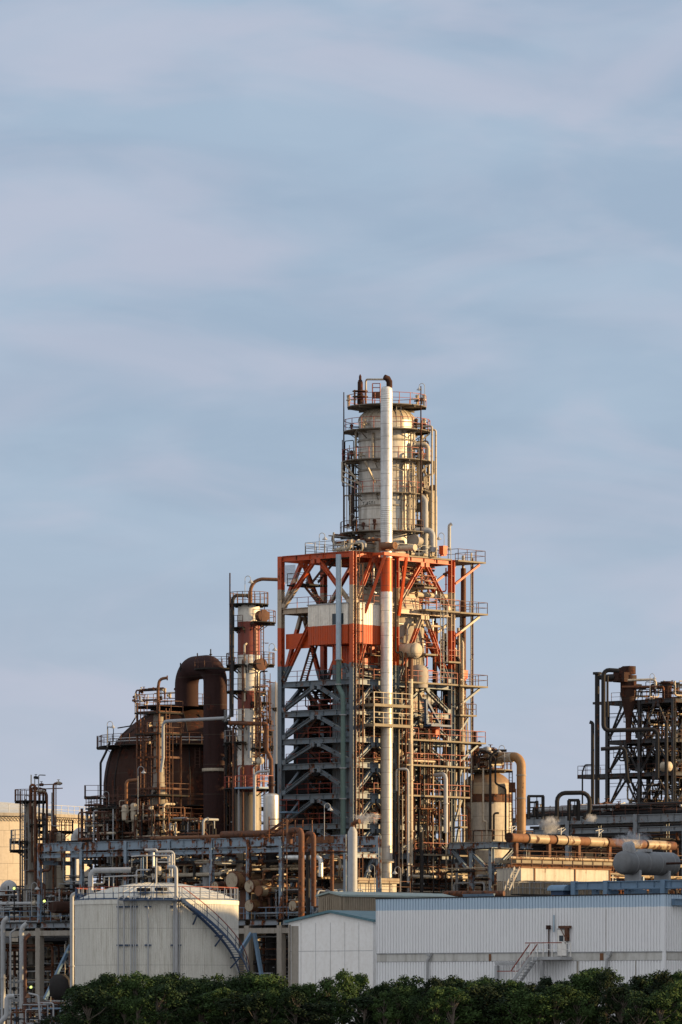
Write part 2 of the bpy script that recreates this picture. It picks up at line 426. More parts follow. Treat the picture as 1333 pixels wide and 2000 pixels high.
def ring_platform(t, c, r0, r1, z, a0=0, a1=360, rm='redrail', dm='mdeck', brackets=True, h=1.1, railarc=None):
    m = MB(); m.ring(c, r0, r1, z, .09, a0, a1)
    n = max(3, int(abs(a1 - a0) / 42))
    for i in range(n + 1):
        a = R(a0 + (a1 - a0) * i / n); d = Vector((math.cos(a), math.sin(a), 0)); b = Vector((c[0], c[1], z - .13))
        if brackets:
            m.bar(b + d * r0 - Z * .1, b + d * (r1 - .05) - Z * .06, .09, .16)
            m.bar(b + d * (r0 - .05) - Z * min(.7, (r1 - r0) * .7), b + d * (r0 + min(.8, r1 - r0 - .3)) - Z * .1, .07, .07)
    dk = t.part('platform', m, M[dm])
    ra = railarc or (a0, a1); k = max(3, int(abs(ra[1] - ra[0]) / 18)); full = abs(ra[1] - ra[0]) > 359
    pts = [Vector((c[0] + math.cos(R(ra[0] + (ra[1] - ra[0]) * i / k)) * (r1 - .05), c[1] + math.sin(R(ra[0] + (ra[1] - ra[0]) * i / k)) * (r1 - .05), z)) for i in range(k + (0 if full else 1))]
    q = MB(); q.rail(pts, h, 1.4, closed=full); t.part('railing', q, M[rm], dk)
    return dk
def grid_platform(t, an, a0, a1, b0, b1, z, sides='fblr', rm='rail', dm='deck', h=1.1, th=.16, name='platform'):
    m = MB(); m.gbox(an, a0, a1, b0, b1, z - th, z); dk = t.part(name, m, M[dm]); q = MB(); e = .05
    c = {'f': ((a0, b0), (a1, b0)), 'r': ((a1, b0), (a1, b1)), 'b': ((a1, b1), (a0, b1)), 'l': ((a0, b1), (a0, b0))}
    am, bm = (a0 + a1) / 2, (b0 + b1) / 2
    for s_ in sides:
        (p, q_), = [c[s_]]
        p = (p[0] + (e if p[0] < am else -e), p[1] + (e if p[1] < bm else -e)); q_ = (q_[0] + (e if q_[0] < am else -e), q_[1] + (e if q_[1] < bm else -e))
        q.rail([G(an, *p, z), G(an, *q_, z)], h)
    if sides: t.part('railing', q, M[rm], dk)
    return dk
def dome(r, z0, k=.55, n=8):                                  # elliptical head profile from rim to apex
    return [(r * math.cos(R(90 * i / n)), z0 + r * k * math.sin(R(90 * i / n))) for i in range(n + 1)]
# ------------------------------------------------------------------ the ground
g = MB(); g.slab([(-6000, -500), (6000, -500), (6000, 14000), (-6000, 14000)], 0, 1.0)
struct('ground', g, M['ground'])

def steel_frame(name, label, an, As, Bs, levels, zb, cw, bh, pm, brace_faces, decks=True, skip_decks=(), railm='rail', apex=True, brw=.32, cat='steel structure', railsides='fr', deckm='deck'):
    t = T(name, label, cat, G(an, As[0], Bs[0], zb))
    for a in As:
        for b in Bs:
            m = MB(); m.ibeam(G(an, a, b, zb), G(an, a, b, levels[-1] - .02), cw, cw, .06, V); m.bar(G(an, a, b, zb), G(an, a, b, levels[-1] - .02), .06, cw * .8, V); t.part('column', m, M[pm])
    for z in levels:
        for b in Bs:
            for a0, a1 in zip(As, As[1:]):
                m = MB(); m.ibeam(G(an, a0 + cw * .55, b, z - bh / 2), G(an, a1 - cw * .55, b, z - bh / 2), cw * .7, bh); t.part('beam', m, M[pm])
        for a in As:
            for b0, b1 in zip(Bs, Bs[1:]):
                m = MB(); m.ibeam(G(an, a, b0 + cw * .55, z - bh / 2), G(an, a, b1 - cw * .55, z - bh / 2), cw * .7, bh); t.part('beam', m, M[pm])
    zz = [zb] + list(levels)
    for (z0, z1) in zip(zz, zz[1:]):
        top, bot = z1 - bh - .02, z0 + (.12 if z0 > zb else 0)
        for ax, cst in brace_faces:
            S_ = As if ax == 'u' else Bs
            for s0, s1 in zip(S_, S_[1:]):
                mid = (s0 + s1) / 2
                for e, sgn in ((s0 + cw * .6, -1), (s1 - cw * .6, 1)):
                    p = G(an, e, cst, bot) if ax == 'u' else G(an, cst, e, bot)
                    q = G(an, mid + sgn * .22, cst, top) if ax == 'u' else G(an, cst, mid + sgn * .22, top)
                    m = MB(); m.ibeam(p, q, brw, brw, .04)
                    ax_, nx_ = (U, V) if ax == 'u' else (V, U); off = nx_ * ((brw / 2 + .02) * (-1 if ax == 'u' else 1))
                    for e_ in (p, q): m.box(e_ + off + (q - p).normalized() * (.25 if e_ is p else -.25), .25, .014, .2, (ax_, nx_, Z))
                    t.part('brace', m, M[pm])
    if decks:
        for i, z in enumerate(levels):
            if i in skip_decks: continue
            grid_platform(t, an, As[0] + .3, As[-1] - .3, Bs[0] + .3, Bs[-1] - .3, z - .05, railsides, railm, deckm, th=.1, name='deck')
    return t

# ------------------------------------------------------------------ the main tower: frame
O = (1.175, 530.0)
LV = [12.2, 17.8, 20.65, 23.6, 26.6, 29.1, 31.8, 34.75, 42.0, 47.2]
main = steel_frame('steel_tower', 'tall braced steel tower, blue-grey below and banded orange and white above, in the middle', O, [-9.7, 0], [0, 6.15, 14.4],
                   LV, 0, .52, .55, 'frame', [('u', 0), ('v', 0), ('v', -9.7), ('u', 14.4)], skip_decks=(9,), railm='redrail', brw=.36)
# cantilevered side decks on the right
EXT = [(17.8, 16.0, -4, .8), (20.65, 15.8, -4, .9), (23.6, 16.2, -4, .9), (26.6, 16.2, -3, .9), (29.1, 18.6, -4, .9), (31.8, 17.2, -3, .9), (34.75, 18.9, -4, .9), (42.0, 18.9, -3.5, .9), (47.2, 18.9, -3.5, .6)]
for z, be, a0, a1 in EXT:
    grid_platform(main, O, a0, a1, 14.75, be, z - .02, 'frb', 'redrail' if z < 30 else 'rail', 'ldeck', name='side_platform')
    for aa in (.25, -3): m = MB(); m.bar(G(O, aa, 14.7, z - 2.4), G(O, aa, be - .6, z - .3), .2); main.part('bracket', m, M['frame'])
for z, b0, b1 in ((34.75, 6.6, 14.0), (42.0, 9.2, 14.3), (29.1, 6.6, 14.4), (26.6, 6.4, 14.4), (23.6, 6.4, 14.4), (17.8, 8.5, 13)):
    grid_platform(main, O, .32, 1.25, b0, b1, z - .03, 'fr', 'redrail', 'ldeck', name='walkway')
for (bx, z) in ((9.4, 44.2), (13.0, 37.0), (9.6, 37.6)):
    grid_platform(main, O, -1.2, .9, bx, bx + 1.8, z, 'fr', 'redrail', 'ldeck', name='landing')
# stairs zigzag behind the left face and ladders
for i in range(4, len(LV) - 2):
    z0, z1 = LV[i], LV[i + 1]; m = MB(); a = (-8.6, -5.6) if i % 2 else (-5.6, -8.6)
    m.stair(G(O, a[0], 1.6, z0 + .06), G(O, a[1], 1.6, z1), V, .8); main.part('stair', m, M['rail'])
m = MB(); m.stair(G(O, -5.2, .9, 42.1), G(O, -7.9, .9, 44.7), V, .8); main.part('stair', m, M['rail'])
m = MB(); m.stair(G(O, -5.2, 2.6, 47.1), G(O, -7.9, 2.6, 44.7), V, .8); main.part('stair', m, M['rail'])
grid_platform(main, O, -9.3, -6.6, .4, 3.4, 44.4, 'fl', 'grail', 'deck', name='landing')
m = MB(); m.ladder(G(O, .52, .1, 12), G(O, .52, .1, 47.4), V, True, out=U); main.part('ladder', m, M['rust'])
m = MB(); m.ladder(G(O, 1.0, 11.9, 34.8), G(O, 1.0, 11.9, 43.6), V, True, out=U); main.part('ladder', m, M['grail'])
m = MB(); m.gbox(O, -9.3, -6.0, .25, .32, 38.0, 39.5); main.part('windbreak_panel', m, M['orange'])
m = MB()
for k in range(13): m.bar(G(O, -9.25 + k * .11, .14, 44.5), G(O, -9.25 + k * .11, .14, 46.3), .022, .022, U)
for k in range(15): m.bar(G(O, -9.25, .165, 44.5 + k * .125), G(O, -7.93, .165, 44.5 + k * .125), .022)
main.part('mesh_panel', m, M['grail'])
# roof deck with railing
for (a0, a1, b0, b1, s_) in ((-6.9, -2.8, .4, 6.0, 'fl'), (-9.3, -7.0, 3.0, 14.0, 'l'), (-2.75, .2, 6.2, 14.2, 'r'), (-2.75, -.4, .4, 6.1, 'f')):
    grid_platform(main, O, a0, a1, b0, b1, 47.3 if b0 < 6.15 else 47.24, s_, 'grail', 'ldeck', name='roof_deck')
m = MB()
for b in (2.6, 5.9): m.bar(G(O, .3, b, 47.0), G(O, 1.9, b, 47.0), .24, .26)
m.bar(G(O, 1.75, 2.45, 47.0), G(O, 1.75, 6.0, 47.0), .26, .3)
for b in (2.3, 6.1): m.bar(G(O, 1.75, 2.7 if b < 3 else 5.8, 46.8), G(O, .3, b - .9 if b < 3 else b + .2, 41.2), .26, .26)
main.part('bracket', m, M['orange'], label='orange bracket steel round the tall pipe')

# lift shaft and machine house inside the frame
sh = T('lift_shaft', 'tall grey clad shaft standing inside the left face of the banded steel tower', 'shaft', G(O, -2.4, 3, 0))
m = MB(); m.gbox(O, -3.9, -1.25, 1.25, 5.0, 0, 38.1); sh.part('shaft_wall', m, M['frame'])
m = MB()
for k in range(9): m.gbox(O, -3.9 + k * .33, -3.87 + k * .33, 1.21, 1.247, 0, 38.1)
sh.part('cladding_rib', m, M['frame'])
mh = T('machine_house', 'white over orange sheet clad cabin high inside the banded steel tower', 'cabin', G(O, -3, 2.2, 38.2))
m = MB(); m.gbox(O, -5.7, -.40, -.36, 4.1, 38.2, 42.1); m.gbox(O, -.402, .36, .42, 4.1, 38.203, 42.097)
MHB = mat('machine_house_paint', WHT, rust=.10, rough=.6, bands=[(0, ORG), (40.05, (.76, .71, .62))], streak=.5)
body = mh.part('cladding', m, MHB)
m = MB()
for k in range(17): m.gbox(O, -5.6 + k * .31, -5.56 + k * .31, -.39, -.363, 38.25, 42.0)
for k in range(11): m.gbox(O, .363, .39, .5 + k * .33, .54 + k * .33, 38.25, 42.0)
mh.part('rib', m, MHB, body)
m = MB(); m.gbox(O, -5.8, -.38, -.45, 4.2, 42.1, 42.2); m.gbox(O, -.377, .45, .42, 4.2, 42.1, 42.2); mh.part('roof', m, M['grey'])
m = MB(); m.gbox(O, -2.4, -.9, -.41, -.395, 40.1, 41.15); mh.part('window', m, M['glass'])

# ------------------------------------------------------------------ regenerator vessel inside the frame
RC = G(O, -4.5, 9.8, 0); rc = (RC.x, RC.y)
v = T('process_vessel', 'fat tapering cream insulated vessel hung inside the orange tower frame under the column', 'vessel', (RC.x, RC.y, 24))
m = MB(); m.lathe([(.9, 23), (1.3, 25), (3.6, 30.5), (3.75, 33), (3.75, 40.6)], RC, 48); v.part('lower_shell', m, M['concrete'])
m = MB(); m.lathe([(3.75, 40.6), (3.7, 41.2), (2.95, 45.4), (2.85, 47.6)], RC, 48); v.part('cone', m, M['cream'])
ring_platform(v, rc, 2.95, 4.3, 44.6, -130, 20, 'redrail')
m = MB(); m.tube([RC + Vector((2.9, -1.6, 43.6)), RC + Vector((2.9, -1.6, 43.6)) + V * 5], .28, 12); v.part('nozzle_pipe', m, M['cream'])

# ------------------------------------------------------------------ the column on top
cd = T('distillation_column', 'stout cream clad column with ring platforms rising above the orange steel frame', 'column', (RC.x, RC.y, 47.6))
colm = mat('column_cladding', (.55, .52, .465), rust=.24, rough=.48, metal=.2, streak=.95, seam=(1.0, .04, RC.x, RC.y, 16, .012), dirt=.4)
m = MB(); m.lathe([(2.85, 47.6), (2.85, 50.2), (2.83, 50.2), (2.83, 60.9)], RC, 64); cd.part('shell', m, colm)
m = MB(); m.lathe(dome(2.83, 60.9, .52), RC, 64); dm = cd.part('dome', m, M['cream'])
m = MB()
for k in range(26):
    a = R(k * 360 / 26); d = Vector((math.cos(a), math.sin(a), 0))
    pf = dome(2.86, 60.9, .52)
    m.tube([RC + d * r + Z * h for r, h in pf[:-1]], .03, 4)
cd.part('seam_strip', m, M['cream'], dm)
m = MB()
for z in (58.8, 55.8, 52.3): m.lathe([(2.83, z), (2.95, z + .02), (2.95, z + .16), (2.83, z + .18)], RC, 48, caps=False)
cd.part('stiffening_ring', m, M['concrete'])
for z, r1, a0, a1, rm in ((62.35, 3.95, 0, 360, 'redrail'), (59.9, 4.35, 0, 360, 'redrail'), (56.9, 4.5, 150, 400, 'redrail'), (53.6, 3.75, -150, 60, 'redrail'), (49.75, 4.7, -185, -40, 'rail')):
    ring_platform(cd, rc, 0.3 if z > 62 else 2.9, r1, z, a0, a1, rm)
# hanging bracket box on the left at the third platform
m = MB()
for k in range(3): m.bar(RC + Vector((-4.5, -1.2, 54.9 + k * .5)), RC + Vector((-2.8, -1.6, 54.0 + k * .6)), .3, .12)
m.bar(RC + Vector((-4.45, -1.2, 56.8)), RC + Vector((-4.45, -1.2, 54.9)), .14)
m.bar(RC + Vector((-4.2, -1.6, 56.6)), RC + Vector((-2.5, -1.5, 54.2)), .16); m.bar(RC + Vector((-2.2, -3.8, 56.6)), RC + Vector((-1.2, -2.7, 54.6)), .16)
m.bar(RC + Vector((4.2, -1.0, 56.6)), RC + Vector((2.6, -1.3, 55.0)), .16); m.bar(RC + Vector((4.2, -1.0, 59.6)), RC + Vector((2.6, -1.3, 58.2)), .16)
cd.part('bracket', m, M['cream'])
# tag number on the shell
cu = bpy.data.curves.new('tag', 'FONT'); cu.body = 'T-4501'; cu.size = .62; cu.align_x = 'CENTER'
to = bpy.data.objects.new('tag', cu); col.objects.link(to); dg = bpy.context.evaluated_depsgraph_get()
tm = to.evaluated_get(dg).to_mesh(); m = MB(); aC = math.atan2(-1, -.86)
tv = []
for q in tm.vertices:
    a = aC + q.co.x / 2.84; tv.append(RC + Vector((math.cos(a) * 2.843, math.sin(a) * 2.843, 52.35 + q.co.y)))
m.add(tv, [tuple(p.vertices) for p in tm.polygons]); bpy.data.objects.remove(to)
cd.part('tag_number', m, M['black'])
# column ladders and pipes on the right front
for z0, z1, dx in ((49.8, 53.7, .2), (50.0, 57.0, 2.05), (53.7, 57.0, 1.0), (57.0, 60.0, 2.2), (60, 62.4, 1.0)):
    a = math.asin(min(.99, dx / 2.83)); m = MB(); d = Vector((math.sin(a), -math.cos(a), 0))
    m.ladder(RC + d * 3.25 + Z * z0, RC + d * 3.25 + Z * z1, Vector((d.y, -d.x, 0)), True, out=d); cd.part('ladder', m, M['concrete'])
def cpipe(t, c, ang, r, z0, z1, rad, mt, out=None, name='pipe'):
    d = Vector((math.cos(R(ang)), math.sin(R(ang)), 0)); b = Vector((c[0], c[1], 0)) + d * r
    p = [b + Z * z0, b + Z * z1]
    if out == 'in': p.append(Vector((c[0], c[1], z1)) + d * (r * .5))
    m = MB(); m.tube(p, rad, 12, rad * 2); return t.part(name, m, M[mt])
for ang, r, z0, z1, rad, mt in ((-20, 4.75, 47.4, 60.3, .10, 'cream'), (-12, 4.95, 47.4, 60.0, .11, 'cream'), (-15, 3.9, 47.4, 53.4, .34, 'grey'), (2, 4.6, 47.4, 54.2, .42, 'cream'), (-25, 3.6, 54, 58.2, .22, 'cream'),
                                (-36, 3.3, 50, 56, .08, 'cream'), (-60, 3.05, 49.5, 53, .07, 'cream'), (-55, 3.05, 50, 57.5, .09, 'cream'), (-168, 3.1, 50, 55, .07, 'dark'), (190, 3.4, 49.8, 55.6, .08, 'dark'), (-100, 3.0, 56.2, 59.4, .1, 'cream'), (-118, 3.05, 57, 59.5, .14, 'cream'), (200, 3.3, 57, 60, .12, 'cream'), (-45, 3.2, 49.8, 54.5, .09, 'cream')):
    cpipe(cd, rc, ang, r, z0, z1, rad, mt, 'in')
m = MB(); m.tube([P(848, 900, 540), P(848, 925, 540), P(829, 931, 540), P(829, 958, 540), P(846, 964, 540), P(846, 1065, 540)], .11, 10, .2); cd.part('pipe', m, M['cream'])
m = MB(); m.tube([P(812, 868, 538.4), P(836, 868, 538.4), P(836, 900, 538.4)], .26, 12, .5); cd.part('pipe', m, M['cream'])
m = MB(); m.tube([P(812, 1036, 538.4), P(845, 1036, 538.4), P(845, 1078, 538.4)], .30, 12, .5); cd.part('pipe', m, M['grey'])
m = MB(); m.lathe([(.4, -.9), (.45, .2), (.62, .2), (.62, .36), (0.05, .42)], P(812, 1056, 537), 24, (-V * .8 + U * .15).normalized()); cd.part('manhole', m, M['concrete'])
m = MB(); m.lathe([(.25, -.2), (.38, -.1), (.38, .2), (.2, .35)], P(846, 954, 539.5), 16); cd.part('valve', m, M['rust'])
# boxes of instruments on the platforms
rg = random.Random(3)
for z, k in ((57, 9), (60, 7), (53.7, 5), (49.9, 9), (62.45, 4)):
    for _ in range(k):
        a = R(rg.choice((rg.uniform(180, 225), rg.uniform(225, 262), rg.uniform(330, 360)))); d = Vector((math.cos(a), math.sin(a), 0)); b = RC + d * (rg.uniform(3.1, 3.9)) + Z * z
        m = MB(); h = rg.uniform(.5, 1.1)
        m.lathe([(.1, 0), (.1, h * .5), (.24, h * .5), (.24, h * .6), (.13, h * .65), (.2, h), (.05, h + .1)], b, 10)
        m.bar(b + Z * h * .6, b - d * .8 + Z * h * .6, .12); cd.part('valve', m, M[rg.choice(('dark', 'rail', 'cream'))])
# vents, hoop and masts on the top platform
tv_ = T('vent_stack', 'dark rusty stepped vent pipe in a red frame on the top left of the column', 'vent', P(704, 793, 538.3))
m = MB(); m.lathe([(.30, 0), (.30, 1.0), (.26, 1.0), (.26, 2.2), (.20, 2.25), (.20, 2.35), (.13, 2.4), (.13, 2.75), (.02, 2.95)], P(704, 789, 538.3), 16); tv_.part('pipe', m, M['darkrust'])
m = MB()
for dx in (-.55, .55):
    for dy in (-.45, .45): m.bar(P(704, 790, 538.3) + Vector((dx, dy, 0)), P(704, 790, 538.3) + Vector((dx, dy, 1.4)), .13)
for z in (.8, 1.35): m.ring((P(704, 790, 538.3).x, 538.3), .3, .78, zy(790, 538.3) + z, .07)
tv_.part('frame', m, M['rust'])
m = MB(); p0 = P(715, 789, 538.6); m.tube([p0, P(715, 741, 538.6), P(757, 741, 535.5), P(757, 752, 535.5)], .10, 10, .25)
solo('overhead_pipe', 'thin bent pipe arching over the top platform of the column to the tall pipe', 'pipe', m, M['cream'])
hd = T('davit_frame', 'small red ladder frame standing on the top platform beside the tall pipe', 'frame', P(735, 789, 537))
m = MB()
for px in (728, 743):
    m.bar(P(px, 790, 537), P(px, 749 if 1 else 0, 537), .08)
for y in (749, 757, 768): m.bar(P(728, y, 537), P(743, y, 537), .07)
hd.part('frame', m, M['redrail'])
m = MB(); m.box(P(735.5, 772, 537.2), .38, .3, .3); hd.part('hoist_box', m, M['rust'])
for px, y0, y1, Dd, wh in ((672, 1052, 766, 539.6, 'thin dark lightning mast at the left of the column'), (822.5, 1045, 754, 537.2, 'thin dark lightning mast at the right of the column')):
    m = MB(); p = P(px, y0, Dd); q = P(px, y1, Dd); m.tube([p, p + (q - p) * .6, q], [.085, .075, .05], 8)
    solo('lightning_mast', wh, 'mast', m, M['darkrust'], group='lightning masts')

# ------------------------------------------------------------------ the tall riser pipe
st = T('tall_pipe', 'very tall banded pipe, silver, orange then white, standing in front of the steel tower', 'pipe', G(O, 1.0, 3.75, 0))
SC = G(O, 1.0, 3.75, 0)
stm = mat('riser_cladding', (.56, .56, .55), rust=.12, rough=.45, metal=.3, streak=.75, seam=(1.22, .045), bands=[(0, (.50, .46, .40)), (33.5, (.70, .67, .61)), (43.35, (.48, .085, .018)), (46.7, (.60, .59, .57))])
m = MB(); m.lathe([(.58, 13.2), (.58, 62.9), (.55, 63.25), (.42, 63.45), (.1, 63.5)], SC, 32); st.part('shell', m, stm)
m = MB()
for i in range(15): z = 49.0 + i * .19; m.lathe([(.58, z), (.61, z + .03), (.61, z + .07), (.58, z + .1)], SC, 32, caps=False)
for i in range(7): z = 61.4 + i * .22; m.lathe([(.58, z), (.6, z + .03), (.6, z + .06), (.58, z + .1)], SC, 32, caps=False)
st.part('bellows', m, M['silver'])
m = MB(); b = SC + Z * 63.4 + Vector((.28, 0, 0)); m.tube([b, b + Z * .55, b + Z * .85 + Vector((-.18, -.1, 0)), b + Z * 1.0 + Vector((-.5, -.25, 0))], [.30, .30, .31, .26], 14); st.part('cowl', m, M['darkrust'])
for px, py, mt in ((0, 0, 'orust'),):
    m = MB(); c = G(O, 1.2, 2.9, 47.75); m.box(c + V * .5, .5, .45, .4, (V, U, Z)); m.tube([c, c + U * 1.7], .32, 16); m.lathe([(.36, 0), (.36, .12), (.2, .13), (.2, .02)], c + U * 1.6, 16, U); st.part('bypass_nozzle', m, M[mt])
m = MB(); c = G(O, 0.6, 5.6, 47.7); m.tube([c - V * .3, c + U * 2.4], .27, 16); m.lathe([(.33, 0), (.33, .12), (.2, .13)], c + U * 2.4, 16, U); st.part('nozzle', m, M['cream'])
m = MB(); m.lathe([(.75, 0), (.75, .3), (.58, .3)], SC + Z * 16.8, 24); m.lathe([(.8, 8), (.8, 13.3), (.6, 13.3)], SC, 24); m.lathe([(.9, 0), (.9, 8)], SC, 24); st.part('base', m, M['cream'])
# service platforms round the riser
for z in (30.35, 32.3):
    grid_platform(st, O, .45, 1.95, .9, 6.4, z, 'fr', 'cream', 'ldeck', th=.28)
for a, b in ((1.9, .95), (1.9, 3.6), (1.9, 6.3), (.6, .95)): m = MB(); m.bar(G(O, a, b, 28.5), G(O, a, b, 33.4), .09); st.part('platform_post', m, M['cream'])

# ------------------------------------------------------------------ pipes standing at the tower faces
m = MB(); b = G(O, -1.35, -.62, 0); m.tube([b + Z * 36.6, b + Z * 46.9], .27, 16); vd = T('vertical_duct', 'pale blue vertical duct in front of the white and orange cabin', 'duct', b + Z * 34.6)
vd.part('upper_pipe', m, M['duct2'])
m = MB(); m.tube([b + Z * 36.6, b + Z * 34.0, G(O, -.75, -.62, 33.1), G(O, -.75, -.62, 26.0)], .24, 16, .5); vd.part('middle_pipe', m, M['green'])
m = MB(); m.tube([G(O, -.75, -.62, 26.0), G(O, -.75, -.62, 17.6)], .26, 16); vd.part('lower_pipe', m, M['green'])
for z in (36.6, 34.2, 31.2, 26.0, 23.0):
    m = MB(); m.lathe([(.36, -.05), (.36, .05)], b + Z * z if z > 34.5 else G(O, -.75, -.62, z) if z < 33 else b + Z * z, 12)
    vd.part('flange', m, M['grey'])
def vpipe(px, y0, y1, D, r, mt, label, cat='pipe', extra=None, name='standing_pipe', fl=True):
    p0 = P(px, y0, D); p1 = P(px, y1, D)
    if p0.z < 17: p0.z = .02
    t = T(name, label, cat, (p0.x, p0.y, min(p0.z, p1.z)), 'pipes standing at the plant')
    path = [p0, p1] + (extra or [])
    m = MB(); m.tube(path, r, 14, r * 2.4); po = t.part('pipe', m, M[mt])
    if fl:
        q = MB(); n = max(2, int(abs(p1.z - p0.z) / 4.5))
        for i in range(1, n): q.lathe([(r * 1.45, -.05), (r * 1.45, .05)], p0 + (p1 - p0) * (i / n), 12)
        t.part('flange', q, M[mt])
    return t
w1 = vpipe(802.5, 1752, 1326, 534.5, .24, 'cream', 'tall slim cream pipe at the right face of the tower, rusty at its top')
m = MB(); m.tube([P(802.5, 1326, 534.5), P(802.5, 1286, 534.5), P(806, 1276, 534.7)], .26, 14, .3); w1.part('top_section', m, M['rust'])
vpipe(797.5, 1705, 1502, 533.6, .13, 'lgrey', 'slim silver pipe with hooked top beside the tall slim cream pipe', extra=[P(775, 1502, 533.6), P(775, 1545, 533.6)])
vpipe(871, 1627, 1512, 535.5, .22, 'lgrey', 'pale pipe bent at both ends on the lower right face of the tower', extra=[P(850, 1514, 537.0)])
vpipe(824, 1715, 1625, 533.0, .18, 'dark', 'dull dark vertical pipe low at the right foot of the tower')
vpipe(787, 1310, 1270, 533.4, .09, 'dark', 'thin dark pipe crooked across the upper right face of the tower', extra=[P(773, 1278, 533.3), P(773, 1090, 533.3)], fl=False)
vpipe(793, 1650, 1275, 534.0, .1, 'rust', 'thin rusty pipe running down behind the tall slim cream pipe', fl=False)
for px, y0, y1, r, mt, lab in ((905, 1440, 1085, .14, 'cream', 'thin cream riser inside the right edge of the tower'), (903, 1330, 1200, .24, 'grey', 'grey riser pipe under the middle side deck of the tower'), (905.5, 1450, 1110, .27, 'rust', 'brown riser pipe behind the right side decks'),
                               (921, 1600, 1080, .09, 'cream', 'thin cream downpipe at the outer right edge of the tower decks'), (924, 1560, 1090, .07, 'rust', 'thin rusty line at the outer right edge of the tower decks')):
    vpipe(px, y0, y1, 544.5 if px < 912 else 543.0, r, mt, lab)
vpipe(878, 1075, 1026, 541.0, .17, 'grey', 'short grey vent pipe with bent tip on the tower roof', extra=[P(883, 1023, 541.0)], fl=False)
dr = T('horizontal_drum', 'round cream drum end showing at the right face of the tower', 'drum', P(815, 1270, 534))
c = P(815, 1270, 534.0); m = MB(); m.lathe([(.72, -2.4), (.72, 0), (.66, .14), (.45, .26), (0, .32)], c, 32, U); dr.part('shell', m, M['cream'])
m = MB(); m.lathe([(.78, -.25), (.78, -.1)], c, 32, U); dr.part('rim', m, M['concrete'])
m = MB(); m.lathe([(.9, -1.4), (1.0, -.3), (.95, .4), (.6, .8), (0, .95)], P(818, 1316, 536.5), 28); dr.part('lower_pot', m, M['concrete'])
for px, py, wd, hh, D, lab in ((866, 1075, 9, 15, 538, 'orange sheet metal box on the roof of the tower'), (849.5, 1425, 13, 21, 538, 'bright orange box standing on a deck at the right face of the tower'), (905, 1318, 12, 15, 542.5, 'orange box at the right end of the grey middle deck')):
    m = MB(); s_ = D / F; p = P(px, py, D); m.box(p, wd * s_ * .62, .3, hh * s_ / 2, (U, V, Z)); m.box(p + Z * (hh * s_ / 2 + .03), wd * s_ * .66, .34, .03, (U, V, Z))
    for k in (-1, 1): m.box(p - Z * (hh * s_ / 2 + .09) + U * (k * .2), .05, .2, .09, (U, V, Z))
    solo('cabinet', lab, 'cabinet', m, M['orange'], group='orange cabinets')
bp = T('gangway_bracket', 'blue triangular gangway support on the right face of the tower', 'bracket', G(O, 1.6, 9.5, 30.4))
m = MB(); a, b, c = G(O, 1.5, 8.9, 33.0), G(O, 1.5, 9.0, 30.6), G(O, 1.5, 11.0, 30.6)
for p, q in ((a, b), (b, c), (a, c)): m.bar(p, q, .3, .2)
m.gbox(O, 1.2, 2.2, 9.0, 12.0, 30.35, 30.55); bp.part('frame', m, M['bluerail'])
m = MB(); m.rail([G(O, 2.15, 9.1, 30.55), G(O, 2.15, 11.9, 30.55)]); bp.part('railing', m, M['redrail'])

# dense pipework, deck by deck
names = ['lowest', 'second', 'third', 'fourth', 'fifth', 'sixth', 'seventh', 'eighth', 'white banded', 'orange topmost']
for i, z0 in enumerate(LV[:-1]):
    z1 = LV[i + 1] - .6; mats = PM if z0 < 34 else ('cream', 'rust', 'dark', 'cream', 'orange', 'silver', 'orust')
    pipework('tangled pipes and valves on the %s deck of the banded tower, right part' % names[i], O, (-5, -.4), (6.0, 14.2), (z0 + .2, z1), 60, 100 + i, mats, (.035, .13), 2, 30, .36, 'pipework on the tower decks')
    if i < 8: pipework('thin pipes and valves in the narrow front bay of the banded tower, %s deck' % names[i], O, (-1.1, -.2), (.6, 6), (z0 + .15, z1), 22, 500 + i, ('rust', 'dark', 'rail', 'goldclad', 'dark'), (.03, .1), 0, 12, .45, 'pipework on the tower decks')
    if i < 7: pipework('dark pipes seen through the left face of the banded tower, %s deck' % names[i], O, (-9.2, -4.2), (1.5, 7), (z0 + .2, z1), 24, 200 + i, ('dark', 'rust', 'dark', 'rail'), (.05, .18), 0, 6, .4, 'pipework on the tower decks')
pipework('tangled ground level pipes at the foot of the banded tower', O, (-5, 2.5), (5.5, 18), (8.5, 17), 60, 120, ('dark', 'dark', 'rust', 'grey', 'cream'), (.05, .25), 3, 14, .4)
pipework('pipes and valves on the roof of the banded tower at the column foot', O, (-7, -.6), (3, 14), (47.4, 49.6), 40, 130, ('cream', 'rust', 'dark', 'cream', 'grey'), (.05, .2), 2, 18, .4)
pipework('pipes climbing the right side decks of the banded tower', O, (-3.0, .4), (14.9, 16.6), (18, 41.8), 22, 131, ('rust', 'cream', 'cream', 'dark'), (.06, .2), 1, 8, .8)
pipework('pipes climbing behind the right side of the column', (RC.x, RC.y), (.8, 2.2), (3.0, 4.2), (47.6, 60), 12, 132, ('cream', 'cream', 'dark', 'rust'), (.06, .2), 1, 8, .75)
pipework('small pipes on the left side of the column', (RC.x, RC.y), (-4.0, -2.2), (-2.8, -.6), (49.9, 59.8), 18, 133, ('dark', 'cream', 'rail'), (.04, .08), 0, 5, .7)
pipework('rusty pipes hung on the right face of the tower by the riser', O, (.3, 1.0), (5.2, 13.8), (12, 34), 40, 134, ('rust', 'cream', 'dark', 'orust', 'dark'), (.04, .11), 0, 20, .45)
